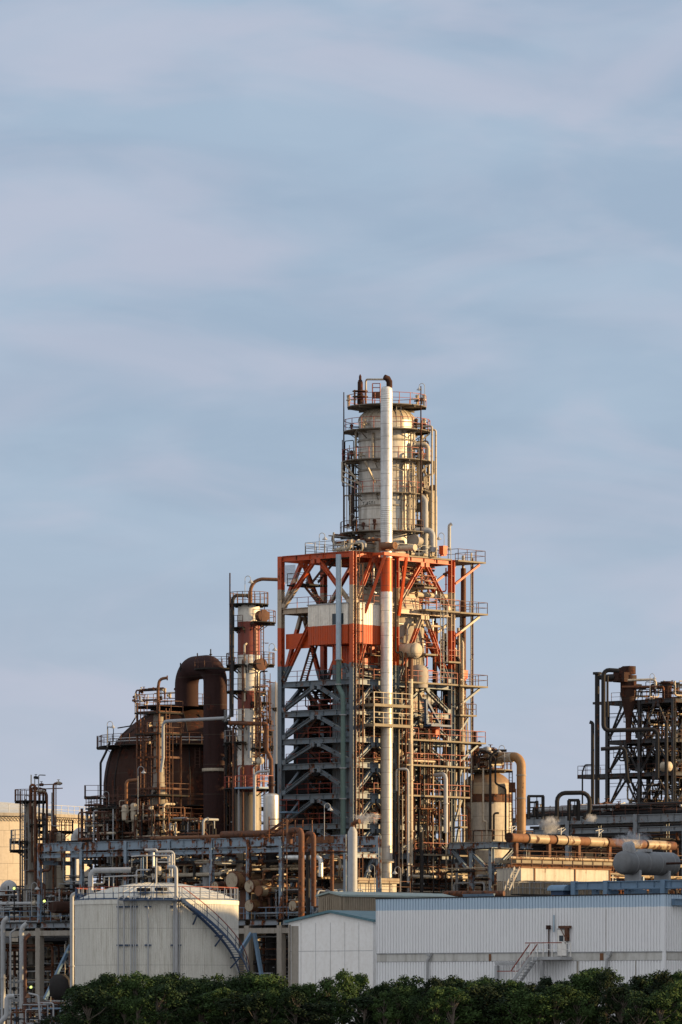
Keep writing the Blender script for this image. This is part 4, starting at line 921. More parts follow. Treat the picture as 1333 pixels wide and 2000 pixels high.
for px, y, s_ in ((150, 1632, 1.3), (10, 1735, 1.2)):
    c = P(px, y, 600 if px > 100 else 560); q = T('cowl_vent', 'grey cowled roof vent in front of the far pale tank, %s' % ('by the rack' if px > 100 else 'at the left picture edge'), 'vent', c - Z * 2)
    m = MB(); m.tube([c - Z * 1.8, c + Z * .1, c + U * .9 + Z * .35, c + U * 1.2 - Z * .5], .5 * s_, 16, .6); q.part('cowl', m, M['lgrey'])
    m = MB(); m.bar(c - Z * 9, c - Z * 1.8, .7); q.part('duct', m, M['grey'])
# ------------------------------------------------------------------ stout vessel right of the tower
Q = P(951.5, 1645, 545); qz = zy(1645, 545); Q.z = 0; qc = (Q.x, Q.y); qy = lambda y: zy(y, 545)
sv = T('stout_vessel', 'stout cream and brown stained upright vessel on a grey platform right of the tower', 'vessel', (Q.x, Q.y, qz))
m = MB(); m.lathe([(2.0, 0), (2.0, qz - 1.2), (2.5, qz - .3), (2.5, qy(1540))] + [(2.5 * math.cos(R(a)), qy(1540) + 1.75 * math.sin(R(a))) for a in range(10, 91, 10)], Q, 56)
sv.part('shell', m, mat('stained_cream_vessel', (.56, .52, .45), rust=.16, rough=.55, streak=.8, seam=(1.55, .04, Q.x, Q.y, 14, .012), bands=[(0, (.50, .45, .37)), (qy(1567), (.22, .13, .075)), (qy(1553), (.36, .27, .17)), (qy(1530), (.24, .15, .085))]))
m = MB()
for y in (1553, 1567): m.lathe([(2.5, -.05), (2.57, -.05), (2.57, .05), (2.5, .05)], Q + Z * qy(y), 48, caps=False)
m.lathe([(2.54, 0), (2.54, .7)], Q + Z * qy(1566.5), 48, caps=False)
for k in range(14): a = R(k * 360 / 14); d = Vector((math.cos(a), math.sin(a), 0)); m.bar(Q + d * 2.56 + Z * qy(1567), Q + d * 2.56 + Z * qy(1553), .06)
sv.part('ring_band', m, M['rust'])
ring_platform(sv, qc, .3, 2.55, qy(1504), 0, 360, 'rail', 'ldeck')
m = MB(); m.tube([P(947, 1508, 545), P(947, 1478, 545), P(1018.5, 1478, 542), P(1018.5, 1634, 542)], .46, 22, 1.0, 8)
op = sv.part('outlet_pipe', m, M['outlet'], label='thick outlet pipe, cream at the top and rusty orange below')
m = MB(); m.tube([P(950, 1490, 545.5), P(975, 1480.5, 543.9), P(1001, 1479.5, 542.6)], .49, 22, .6); sv.part('pipe_cladding', m, M['cream'], op)
m = MB()
for y in (1515, 1560): m.lathe([(.52, 0), (.52, .1)], P(1018.5, y, 542), 20)
sv.part('pipe_band', m, M['concrete'], op)
for (pth, r, mt) in (([(958, 1620), (958, 1480), (968, 1466), (990, 1466)], .13, 'dark'), ([(988, 1640), (988, 1540), (968, 1530), (968, 1480), (948, 1466), (935, 1466), (935, 1500)], .10, 'dark'), ([(890, 1570), (890, 1536), (920, 1536)], .15, 'dark'), ([(917, 1640), (917, 1575), (890, 1575)], .14, 'rust'), ([(965, 1640), (965, 1588), (975, 1588)], .1, 'dark'), ([(944, 1500), (944, 1604), (951, 1604), (951, 1640)], .1, 'cream'), ([(925, 1645), (925, 1622), (962, 1622), (962, 1645)], .06, 'dark')):
    m = MB(); m.tube([P(x, y, 542.0) for x, y in pth], r, 8, r * 3); sv.part('pipe', m, M[mt])
m = MB(); m.tube([P(927, 1500, 543.5), P(927, 1428, 543.5)], .22, 10); m.tube([P(931, 1500, 544), P(931, 1455, 544), P(940, 1452, 544)], .3, 10, .4); sv.part('vent_pipe', m, M['darkrust'])
m = MB(); m.ladder(P(998, 1645, 542), P(998, 1505, 542), V, True, out=U); sv.part('ladder', m, M['rail'])
m = MB(); m.box(P(1001, 1538, 543), .3, .3, .5); sv.part('junction_box', m, M['rust'])
pipework('pipes and valves on top of the stout stained vessel', qc, (-2, 2), (-2, 1.6), (qy(1503), qy(1462)), 26, 401, ('cream', 'dark', 'rust', 'cream'), (.05, .16), 2, 16, .5)
pf = T('vessel_platform', 'pale blue steel platform on braced legs carrying the stout stained vessel', 'steel structure', P(926, 1760, 536))
an = anc(963, 533.0); zpf = zy(1645, 534)
grid_platform(pf, an, -5.2, .5, -.6, 5.5, zpf + .05, 'fr', 'rail', 'ldeck', th=.08)
for b in (-.6, 3):
    m = MB(); m.ibeam(G(an, -5.2, b, zpf - .32), G(an, .5, b, zpf - .32), .3, .58); pf.part('beam', m, M['rack'])
for a in (.4, -2.6, -5.1):
    m = MB(); m.ibeam(G(an, a, -.4, zpf - .33), G(an, a, 5.4, zpf - .33), .3, .55); pf.part('beam', m, M['rack'])
for a, b in ((0, -.2), (-2.55, -.2), (0, 5)):
    m = MB(); m.ibeam(G(an, a, b, 0), G(an, a, b, zpf - .62), .42, .42, .06, V); pf.part('post', m, M['rack'])
for p, q in (((0, -.2, zpf - 3), (-3.0, -.2, zpf - .7)), ((-2.55, -.2, zpf - 3.2), (-5.1, -.2, zpf - .7)), ((0, -.2, zpf - 3), (0, 3.0, zpf - .7)), ((0, -.2, zpf - 6.5), (-2.4, -.2, zpf - 9))):
    m = MB(); m.ibeam(G(an, *p), G(an, *q), .3, .3); pf.part('brace', m, M['rack'])
pipework('dark pipes under the platform of the stout vessel', an, (-6, 2), (-1, 6), (9.5, 17), 44, 402, ('dark', 'dark', 'grey', 'rust', 'cream'), (.05, .2), 1, 10, .5)
m = MB(); m.tube([P(868, 1755, 500), P(868, 1745, 500), P(985, 1745, 497)], .25, 12, .4); solo('roof_pipe', 'brown grey pipe lying just behind the warehouse roof edge below the stout vessel', 'pipe', m, M['rust'])
m = MB(); m.ibeam(P(905, 1752, 498), P(966, 1751, 496), .3, .5); solo('roof_beam', 'short blue steel beam just above the warehouse roof below the stout vessel', 'beam', m, M['bluest'])

# long horizontal pipe and its walkway
Hn = anc(996, 531.0); zH = zy(1636, 531)
bE = lb(Hn, 1317)
hp = T('insulated_main', 'thick patchy rust and cream insulated pipe running to the right in sunlight', 'pipe', G(Hn, 0, 10, zH))
cuts = [996, 1028, 1068, 1084, 1128, 1148, 1182, 1214, 1248, 1262, 1304, 1317]; mts = ['orust', 'goldclad', 'orust', 'goldclad', 'orust', 'goldclad', 'rust', 'goldclad', 'orust', 'goldclad', 'rust']
for i, mt in enumerate(mts):
    b0, b1 = lb(Hn, cuts[i]), lb(Hn, cuts[i + 1]); r = .47 if mt == 'goldclad' else .44
    zz0 = zH - .012 * b0; zz1 = zH - .012 * b1
    m = MB(); m.tube([G(Hn, 0, b0, zz0), G(Hn, 0, b1 - .01, zz1)], r, 28); hp.part('pipe_section', m, M[mt])
m = MB()
for px in (1029, 1083, 1104, 1184, 1260): b = lb(Hn, px); m.lathe([(.52, -.06), (.52, .06)], G(Hn, 0, b, zH - .012 * b), 24, V)
m.lathe([(.50, -.05), (.50, .12)], G(Hn, 0, -.1, zH), 28, V)
hp.part('clamp_band', m, M['darkrust'])
for px in (1008, 1072, 1130, 1190, 1250, 1308): b = lb(Hn, px); m = MB(); m.bar(G(Hn, 0, b, zH - .5), G(Hn, 0, b, zH - 2.2), .35, .35, U); hp.part('support', m, M['rust'])
for px in (1000, 1096, 1170): b = lb(Hn, px); c = G(Hn, 0, b, zH + .45); m = MB(); m.bar(c, c + Z * .7, .10); m.bar(c + Z * .5 - V * .5, c + Z * .7 + V * .5, .06); m.bar(c + Z * .2, c + Z * .6 + V * .7, .06); hp.part('valve_gear', m, M['grey'])
wk = T('pipe_walkway', 'long cream walkway with pipes and railings below the thick insulated pipe', 'walkway', G(Hn, .5, 10, zH - 2.8))
bw = lb(Hn, 1196); m = MB()
m.gbox(Hn, -.8, 1.4, -.6, bE, zH - 2.5, zH - 2.2); m.gbox(Hn, -.6, 1.5, -1.5, bw, zH - 3.4, zH - 3.25); wk.part('deck', m, M['ldeck'])
m = MB(); m.rail([G(Hn, 1.45, -1.4, zH - 3.15), G(Hn, 1.45, bw, zH - 3.15)]); m.rail([G(Hn, 1.35, -.5, zH - 2.2), G(Hn, 1.35, bE, zH - 2.2)], .9, 2); wk.part('railing', m, M['rail'])
for k in range(9):
    b = -.3 + k * 2.4
    for a_, zt2, w_ in ((-.5, zH - 2.55, .25), (1.2, zH - 3.45, .2)): m = MB(); m.bar(G(Hn, a_, b, 11), G(Hn, a_, b, zt2), w_); wk.part('post', m, M['rack'])
m = MB(); m.tube([G(Hn, .9, -1, zH - 2.0), G(Hn, .9, bw, zH - 2.0)], .16, 12); wk.part('pipe', m, M['goldclad'])
m = MB(); m.tube([G(Hn, .5, -1, zH - 2.75), G(Hn, .5, bE, zH - 2.75)], .16, 12); wk.part('pipe', m, M['rust'])
m = MB()
for k in range(11): b = .4 + k * .95; m.tube([G(Hn, 1.7, b, zH - 3.6), G(Hn, 2.2, b + .1, zH - 3.6), G(Hn, 2.45, b + .15, zH - 4.1)], .07, 6, .2)
wk.part('branch_pipe', m, M['rust'])
m = MB(); m.stair(G(Hn, 1.6, -3.5, 11.5), G(Hn, 1.6, -1.2, zH - 3.3), U, .8); wk.part('stair', m, M['grail'])
pipework('rusty pipes and valves under the thick insulated pipe', Hn, (-2, 1.5), (-1, bE + 3), (11.8, zH - 3.2), 70, 403, ('rust', 'orust', 'goldclad', 'dark', 'goldclad'), (.05, .17), 2, 24, .4)

# cream coolers building
Cn = anc(1018, 505.0); lw = lb(Cn, 1192)
cb = T('cooler_box', 'long rust streaked cream box building behind the warehouse roof', 'building', G(Cn, 0, 6, 10))
zc1 = zy(1695, 505)
m = MB(); m.gbox(Cn, -3, 0, 0, lw, 14.45, zc1); cb.part('wall', m, M['boxwhite'])
m = MB()
for k in range(36): b = .15 + k * (lw - .3) / 35; m.gbox(Cn, .004, .05, b - .06, b + .06, 10.2, 14.3)
for k in range(12): a = -2.9 + k * .25; m.gbox(Cn, a, a + .1, -.05, -.004, 10.2, 14.3)
m.gbox(Cn, -3, 0, .0, lw, 0, 14.4); cb.part('louvre', m, M['brown'])
m = MB(); m.gbox(Cn, -3.1, .12, -.12, lw + .1, zc1, zc1 + .12)
for b in (1.9, lw * .6, lw - .1): m.gbox(Cn, .004, .09, b - .07, b + .07, 14.5, zc1 - .01)
cb.part('trim', m, M['orust'])
grid_platform(cb, Cn, .06, 1.0, -1.5, lw, 13.2, 'frl', 'grail', 'deck', th=.12, name='gallery')
m = MB()
for px in (984, 990, 996, 1003): p = P(px, 1735, 500); m.bar(p, p + Z * 1.9, .08)
m.bar(P(984, 1697, 500), P(1003, 1697, 500), .08); m.stair(P(985, 1738, 500), P(1006, 1694, 502), V, .7); cb.part('stair', m, M['grail'])

# lit low cabin by the silencer stack
Ln = anc(694, 512.0); t = T('low_cabin', 'low sunlit cream cabin behind a railing at the right foot of the silencer stack', 'cabin', G(Ln, 0, 3, 10)); ll = lb(Ln, 775)
m = MB(); m.gbox(Ln, -3, 0, 0, ll, 0, zy(1724, 512)); t.part('wall', m, M['boxwhite'])
m = MB(); m.gbox(Ln, -3.1, .25, -.2, ll + .15, zy(1723.8, 512), zy(1714, 512)); t.part('roof', m, M['brown'])
m = MB()
for k in range(4): b = .7 + k * 1.4; m.gbox(Ln, .003, .04, b, b + .06, 13.4, zy(1725, 512))
t.part('panel_strip', m, M['grail'])
m = MB(); m.rail([G(Ln, 1.3, -1, zy(1743, 512)), G(Ln, 1.3, ll + .5, zy(1743, 512))]); t.part('railing', m, M['rail'])
m = MB(); m.gbox(Ln, .2, 4.2, -1, ll + .5, 0, zy(1743.3, 512)); t.part('base', m, M['concrete'])
ss = P(689, 1760, 500); t = T('silencer_stack', 'grey upright silencer with rusty elbow cap venting steam at the foot of the tower', 'stack', ss)
zz = lambda y: zy(y, 500)
m = MB(); m.lathe([(.44, 0), (.44, zz(1625)), (.2, zz(1615))], (ss.x, ss.y, 0), 28); t.part('body', m, M['grey'])
m = MB(); m.tube([P(689, 1617, 500), P(689.5, 1609, 500), P(697, 1605, 499.6), P(703, 1604, 499.4)], [.2, .21, .22, .24], 14, .0); t.part('elbow', m, M['rust'])

# ------------------------------------------------------------------ steel tower at the right edge
E = anc(1316, 672.0); ez = lambda y: zy(y, 676)
eA = [la(E, 1187), la(E, 1250), 0]
el = steel_frame('open_tower', 'dark open braced steel tower cut by the right picture edge', E, eA, [0, 8, 16], [24.5, ez(1576), ez(1509), ez(1444), ez(1367)], 0, .42, .5, 'dsteel', [('u', 0), ('v', 0), ('u', 8), ('v', eA[0])], railm='rail', brw=.2)
grid_platform(el, E, la(E, 1128), eA[0] - .35, 0, 4.5, ez(1509), 'fl', 'rail', 'dsteel', th=.5, name='side_platform')
grid_platform(el, E, la(E, 1158), eA[0] - .35, 0, 3, ez(1367), '', 'rail', 'dsteel', th=.3, name='side_platform')
m = MB(); m.rail([G(E, eA[0], .1, ez(1409)), G(E, -1, .1, ez(1409))]); el.part('railing', m, M['rail'])
for z0, z1, s_ in ((ez(1444), ez(1367), 1), (ez(1509), ez(1444), -1)):
    m = MB(); m.stair(G(E, -5 - 2.5 * s_, 3, z0), G(E, -5 + 2.5 * s_, 3, z1 - .4), V, .9); el.part('stair', m, M['rail'])
cy = T('cyclone', 'brown cyclone vessel with square duct cap on top of the dark right tower', 'vessel', P(1228, 1420, 676))
c = P(1228, 1420, 676); c.z = 0
m = MB(); m.lathe([(.35, ez(1450)), (.38, ez(1405)), (.95, ez(1362)), (1.0, ez(1358)), (1.02, ez(1319))], c, 32); cy.part('body', m, M['darkrust'])
m = MB(); m.box(P(1200, 1324, 675.5), 1.0, .5, .45, (U, V, Z)); m.box(P(1216, 1323, 675.5), .9, .7, .6, (U, V, Z)); m.lathe([(.9, 0), (.9, .9)], P(1227, 1317, 676), 20); m.box(P(1229, 1309, 676), .6, .6, .5, (U, V, Z)); m.box(P(1219, 1310, 676), .5, .42, .38, (U, V, Z)); cy.part('duct_cap', m, M['darkrust'])
for pth, r, mt, lab in (([(1210, 1310), (1179, 1308), (1179, 1427), (1285, 1424), (1285, 1520)], .27, 'dark', 'thick dark pipe looping down the left front of the right tower'),
                        ([(1174, 1463), (1222, 1460), (1226, 1520), (1231, 1530)], .24, 'dark', 'dark pipe bent through the middle of the right tower'),
                        ([(1152, 1410), (1158, 1412), (1158, 1582)], .22, 'dark', 'dark hooked riser left of the right tower'),
                        ([(1167, 1590), (1167, 1316)], .3, 'dark', 'thick straight dark riser with capped top at the left of the right tower'),
                        ([(1170, 1323), (1200, 1323)], .3, 'dark', 'short dark crossover pipe at the top of the right tower'),
                        ([(1187, 1400), (1187, 1320)], .14, 'dark', 'thin dark riser next to the looping pipe of the right tower'),
                        ([(1138, 1580), (1138, 1508), (1143, 1494), (1160, 1494)], .1, 'dark', 'thin dark drop line from the side platform of the right tower'),
                        ([(1215, 1342), (1296, 1341), (1296, 1350)], .17, 'rust', 'brown header pipe along the top of the right tower'),
                        ([(1219, 1329), (1252, 1328), (1281, 1327), (1281, 1345)], .16, 'cream', 'cream header pipe with flanges on the top of the right tower'),
                        ([(1298, 1410), (1302, 1409), (1302, 1580)], .22, 'dark', 'dark riser before the right corner of the right tower')):
    D_ = 669.5 if 'top' not in lab else 675
    m = MB(); m.tube([P(x, y, D_) for x, y in pth], r, 12, r * 2.6)
    if 'capped' in lab: m.lathe([(.55, -.1), (.55, .2)], P(1167, 1316, D_), 14)
    solo('tower_pipe', lab, 'pipe', m, M[mt], group='dark pipes on the right tower')
hx = T('cooler_drum', 'dark blue horizontal drums behind railing on the lower deck of the right tower', 'drum', G(E, -6, 2, ez(1508)))
for a0, a1, r in ((-9, -5.5, .9), (-5, -1.5, .95)):
    m = MB(); c = G(E, a0, 2.5, ez(1508) + 1.2); m.lathe([(0, -.1), (r * .7, 0), (r, .4), (r, a1 - a0 - .4), (r * .7, a1 - a0), (0, a1 - a0 + .1)], c, 28, U); hx.part('drum', m, M['dark'])
m = MB(); m.lathe([(.6, -1), (.6, .1), (.45, .25), (0, .35)], P(1307, 1497, 670.5), 24, U); hx.part('end_cover', m, M['cream'])
m = MB(); m.lathe([(.6, 0), (.6, 2.0), (.8, 2.0), (.8, 2.3)], P(1303, 1367, 676), 16); solo('top_pot', 'small dark rusty pot at the right end of the right tower roof', 'vessel', m, M['darkrust'])
for i, (y0, y1) in enumerate(((1442, 1375), (1506, 1452), (1574, 1518), (1366, 1330))):
    pipework('pipes and fittings on the %s deck of the dark right tower' % ('upper', 'middle', 'lower', 'roof')[i], E, (eA[0] + .5, -.3), (1, 10), (ez(y0), ez(y1)), 26, 410 + i, ('dark', 'dark', 'dark', 'rust', 'cream'), (.05, .14), 0, 14, .5, 'pipework of the right tower')
pipework('pipes and fittings at the right corner of the dark right tower', E, (-3, .5), (1, 14), (ez(1580), ez(1380)), 22, 415, ('dark', 'rust', 'cream'), (.06, .2), 1, 14, .6, 'pipework of the right tower')

# finer lattice of the right tower: rails, light struts and thin risers
for i, (za, zb_) in enumerate(((ez(1576), ez(1509)), (ez(1509), ez(1444)), (ez(1444), ez(1367)))):
    zm = (za + zb_) / 2
    for b in (0, 8):
        m = MB(); m.rail([G(E, eA[0], b, zm), G(E, 0, b, zm)], .9, 2.2, .03); el.part('midrail', m, M['dark'])
    for k in range(6):
        a0 = eA[0] + (k + .1) * (-eA[0]) / 6; a1 = a0 + (-eA[0]) / 6 * .85
        m = MB(); m.bar(G(E, a0, 4, za + .2), G(E, a1, 4, zb_ - .6), .1); el.part('strut', m, M['dsteel'])
        m = MB(); m.bar(G(E, a1, 4.2, za + .2), G(E, a0, 4.2, zb_ - .6), .1); el.part('strut', m, M['dsteel'])
grid_platform(el, E, eA[0] + .5, -1, .5, 7, (ez(1509) + ez(1444)) / 2, 'fr', 'rail', 'deck', th=.1, name='half_deck')
grid_platform(el, E, eA[0] + .5, -4, 2.5, 7, (ez(1444) + ez(1367)) / 2, 'fr', 'rail', 'deck', th=.1, name='half_deck')
# rack behind, portals and loops
B = anc(1333, 584.0)
br = T('girder_rack', 'long rusty grey girder rack behind the thick insulated pipe at the right', 'pipe rack', G(B, -15, 0, 0))
bx = lambda px: la(B, px)
zB = zy(1592, 590)
for b, z, h in ((0, zB, .85), (0, zB - 1.35, .55), (5, zB, .85)):
    for p0, p1 in ((1000, 1112), (1112, 1240), (1240, 1345)):
        m = MB(); m.ibeam(G(B, bx(p0), b, z - h / 2), G(B, bx(p1) - .1, b, z - h / 2), .35, h, .06); br.part('girder', m, M['steel'])
for px in (1003, 1112, 1245, 1340):
    for b in (-.05, 5):
        m = MB(); m.ibeam(G(B, bx(px) - .05, b - .02, 0), G(B, bx(px) - .05, b - .02, zB + .04), .5, .5, .06, V); br.part('post', m, M['steel'])
m = MB(); m.rail([G(B, bx(1000), .2, zB), G(B, bx(1345), .2, zB)], 1.1, 1.8); br.part('railing', m, M['rail'])
grid_platform(br, B, bx(1000), bx(1345), .3, 4.7, zB - .1, '', 'rail', 'black', th=.2, name='deck')
for k in range(7):
    r = (.22, .17, .14, .25, .12, .16, .2)[k]; m = MB(); m.tube([G(B, bx(1000 + 3 * k), .8 + k * .55, zB + r + (.2 if k % 2 else .02)), G(B, bx(1345), .8 + k * .55, zB + r + (.2 if k % 2 else .02))], r, 12)
    br.part('pipe', m, M[('dark', 'rust', 'dark', 'dark', 'grey', 'rust', 'dark')[k]])
for px0, px1, y0, y1, w_, lab in ((1033, 1061, 1555, 1600, .26, 'small dark steel portal frame right of the rusty outlet pipe'), (1112, 1130, 1563, 1603, .3, 'small dark steel portal frame with hanging spring support'), (1034, 1050, 1567, 1600, .2, 'small inner dark steel frame with a valve')):
    m = MB(); D_ = 584; m.bar(P(px0, y0, D_), P(px0, y1, D_), w_); m.bar(P(px1, y0, D_), P(px1, y1, D_), w_); m.bar(P(px0 - 2, y0, D_), P(px1 + 2, y0, D_), w_)
    m.lathe([(.05, -1.5), (.18, -1.5), (.18, -.5), (.05, -.5), (.05, 0)], P((px0 + px1) / 2 + 2, y0, D_), 10); m.bar(P(px0, (y0 + y1) / 2, D_), P(px1, (y0 + y1) / 2, D_), .12)
    solo('portal_frame', lab, 'frame', m, M['dark'], group='small portal frames')
m = MB(); m.tube([P(1088.5, 1604, 584), P(1088.5, 1549, 584), P(1152, 1548, 584), P(1152, 1585, 584), P(1140, 1600, 584)], .24, 12, .9); solo('pipe_loop', 'dark expansion loop pipe standing above the girder rack', 'pipe', m, M['dark'])
pipework('dark pipes crowded on the girder rack at the right', B, (bx(1005), bx(1340)), (.3, 6), (zB + .2, zB + 1.3), 40, 420, ('dark', 'dark', 'rust', 'grey'), (.06, .22), 1, 18, .3)
pipework('dark pipes below the girder rack at the right', B, (bx(1000), bx(1340)), (.3, 8), (12, zB - 1.6), 70, 421, ('dark', 'dark', 'rust', 'black', 'orust'), (.06, .22), 2, 18, .35)
# added dark backdrop buildings that close the sky gaps behind the pipework
X1 = anc(1380, 640.0)
hall = T('backdrop_block', 'added dark backdrop block seen only through gaps behind the pipework', 'building', G(X1, -40, 5, 0))
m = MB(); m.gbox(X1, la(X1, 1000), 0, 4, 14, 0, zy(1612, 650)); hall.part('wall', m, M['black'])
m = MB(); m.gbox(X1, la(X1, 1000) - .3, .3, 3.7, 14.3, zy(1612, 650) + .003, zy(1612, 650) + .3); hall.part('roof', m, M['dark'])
h2 = T('long_backdrop', 'added long low dark backdrop far behind the racks and the storage tank', 'building', (0, 640, 0))  # added as a dark backdrop, keeps sky out between the racks
BH = anc(1060, 600.0)
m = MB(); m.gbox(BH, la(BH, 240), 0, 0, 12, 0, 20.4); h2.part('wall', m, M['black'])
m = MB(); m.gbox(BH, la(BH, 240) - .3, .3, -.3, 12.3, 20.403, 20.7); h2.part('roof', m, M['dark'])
m = MB(); m.gbox(K, -60, apx(148, 16), 15, 24, 0, 10.4); solo('low_wall', 'dark low concrete building behind the far left deck', 'building', m, M['black'])
RB = (1.0, 549.0); rb = T('added_rear_block', 'added dark block hidden behind the banded tower, darkening its bays and shading the vessel', 'building', G(RB, -4, 6, 0))  # added unseen: dark behind the tower bays, shade on the domed vessel
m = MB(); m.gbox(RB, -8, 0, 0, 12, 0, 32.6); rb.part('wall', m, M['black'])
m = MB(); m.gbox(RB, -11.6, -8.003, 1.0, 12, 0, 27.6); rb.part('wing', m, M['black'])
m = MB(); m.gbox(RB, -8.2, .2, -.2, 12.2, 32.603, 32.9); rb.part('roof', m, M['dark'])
# ------------------------------------------------------------------ grey drum and blue frame on the warehouse roof
Dn = P(1216, 1685, 452); gd = T('grey_drum', 'large matt grey horizontal drum with rounded ends and a steaming hood', 'tank', (Dn.x, Dn.y, 12))
r = .98; ld = lb((Dn.x, Dn.y), 1312)
m = MB(); m.lathe([(0, -.42), (r * .4, -.39), (r * .75, -.27), (r * .94, -.1), (r, .1), (r, ld - .1), (r * .94, ld + .1), (r * .75, ld + .27), (0, ld + .42)], Dn, 48, V); gd.part('shell', m, M['drumgrey'])
m = MB()
for b in (1.0, 2.6, 4.2, 5.8): m.lathe([(r, b - .02), (r + .012, b - .015), (r + .012, b + .015), (r, b + .02)], Dn, 48, V, caps=False)
gd.part('weld_seam', m, M['grey'])
m = MB(); an_d = (Dn.x, Dn.y); hb = Dn.z + r
m.lathe([(.52, -.5), (.52, .55), (.40, .75)], Dn + V * .9 + Z * r, 20, (Z * 1.0 - V * .25).normalized()); gd.part('hood', m, M['lgrey'])
m = MB(); m.gbox(an_d, -.5, .5, 2.5, 3.3, hb - .02, hb + .22); gd.part('manway', m, M['lgrey'])
for b in (1.4, ld - 1.2): m = MB(); m.gbox(an_d, -.8, .8, b - .15, b + .15, 12.6, Dn.z - r * .6); gd.part('saddle', m, M['grey'])
m = MB(); m.tube([Dn + V * (ld * .72) + U * .9, Dn + V * (ld * .72) + U * 2.6], .1, 10); gd.part('nozzle', m, M['darkrust'])

# ------------------------------------------------------------------ long warehouse
W0 = (24.78, 416.0); WT = 11.47; LWn = 29.9; DV = 36
wh = T('warehouse', 'long pale grey ribbed warehouse with a light blue band under its flat roof', 'building', G(W0, -15, 5, 0))
m = MB(); m.gbox(W0, -LWn + .1, -.1, .1, DV - .1, 0, WT - .06); wh.part('core_wall', m, M['concrete'])
def ribbed(mb, an, s0, s1, z0, z1, axis, cst, out, pitch=.30, dep=.08):
    n = int(round((s1 - s0) / pitch)); pitch = (s1 - s0) / n; pr = []
    for k in range(n):
        s = s0 + k * pitch; pr += [(s, 0), (s + pitch * .26, 0), (s + pitch * .34, dep), (s + pitch * .92, dep)]
    pr.append((s1, 0)); vs = []
    for s, d in pr:
        for z in (z0, z1): vs.append(G(an, s, cst + out * d, z) if axis == 'u' else G(an, cst + out * d, s, z))
    mb.add(vs, [(2 * i, 2 * i + 2, 2 * i + 3, 2 * i + 1) for i in range(len(pr) - 1)])
m = MB(); ribbed(m, W0, -LWn, -.12, 7.12, WT, 'u', 0, -1); ribbed(m, W0, .12, DV, 7.12, WT, 'v', 0, 1); up_ = wh.part('upper_cladding', m, M['shed'])
m = MB(); ribbed(m, W0, -LWn, -.12, 0, 6.42, 'u', .03, -1); ribbed(m, W0, .12, DV, 0, 6.42, 'v', -.03, 1); wh.part('lower_cladding', m, M['shed'])
m = MB(); m.gbox(W0, -LWn, -.13, -.03, .09, 6.45, 7.05); m.gbox(W0, -.09, .03, .13, DV, 6.45, 7.05); wh.part('concrete_band', m, mat('stained_pale_concrete', (.50, .49, .46), rust=.14, rough=.8, streak=.7))
m = MB(); m.gbox(W0, -LWn - .03, .04, -.09, -.032, 7.055, 7.11); m.gbox(W0, -LWn - .03, .04, -.07, .0, 6.425, 6.447); m.gbox(W0, .033, .09, -.03, DV, 7.055, 7.11); wh.part('flashing', m, M['grey'])
m = MB(); m.gbox(W0, -.13, .09, -.09, .12, 0, WT + .005); wh.part('corner_trim', m, M['shed'], up_)
m = MB(); m.gbox(W0, -LWn - .1, .12, -.12, DV, WT + .01, WT + .09); wh.part('roof', m, M['dark'])
m = MB(); m.gbox(W0, -LWn - .08, -LWn - .005, -.08, DV, 0, WT); wh.part('end_wall', m, M['shed'])
du_ = la(W0, 1092); d1 = la(W0, 1109.5)
m = MB(); m.gbox(W0, du_ - .08, d1 + .08, -.14, -.06, 6.8, 8.95); df = wh.part('door_frame', m, M['lgrey'])
m = MB(); m.gbox(W0, du_, d1, -.18, -.145, 6.82, 8.85); dr_ = wh.part('door', m, M['white'])
m = MB(); m.gbox(W0, du_ + .2, du_ + .62, -.2, -.185, 7.95, 8.4); wh.part('window', m, M['glass'], dr_)
m = MB(); m.gbox(W0, d1 - .12, d1 - .06, -.24, -.185, 7.75, 7.9); wh.part('handle', m, M['dark'], dr_)
m = MB(); m.tube([G(W0, la(W0, 1085.5), -.2, zy(1820, 423)), G(W0, la(W0, 1085.5), -.2, zy(1787, 423))], .07, 10); wh.part('tube_light', m, M['duct2'])
m = MB(); a_ = la(W0, 1075.5); m.tube([G(W0, a_, -.2, 6.7), G(W0, a_, -.2, zy(1812, 423))], .05, 8); m.box(G(W0, a_, -.25, zy(1811, 423)), .16, .1, .16, (U, V, Z)); wh.part('conduit', m, M['darkrust'])
m = MB(); a0_, a1_w = la(W0, 1097.5), la(W0, 1119)
m.gbox(W0, a0_, a1_w, -.42, -.14, zy(1813, 422), zy(1808, 422)); m.gbox(W0, a1_w - .5, a1_w - .2, -.40, -.14, zy(1838, 422), zy(1812.9, 422)); m.bar(G(W0, a0_ + .1, -.3, zy(1812, 422)), G(W0, a1_w - .4, -.3, zy(1836, 422)), .04)
wh.part('hoist_bracket', m, M['rust'])
for px in (839, 1189):
    a_ = la(W0, px); m = MB(); m.tube([G(W0, a_, -.25, 0), G(W0, a_, -.25, 6.5), G(W0, a_ + .25, -.25, 6.75), G(W0, a_ + .25, -.06, 7.0)], .11, 10, .15); m.box(G(W0, a_ + .2, -.2, 7.0), .18, .14, .14, (U, V, Z)); wh.part('drainpipe', m, M['lgrey'])
m = MB(); m.ibeam(G(W0, .35, .8, 10.9), G(W0, .35, 6, 10.9), .25, .5); m.bar(G(W0, .12, .9, 10.9), G(W0, .3, .9, 10.9), .3, .5); wh.part('side_beam', m, M['bluest'])
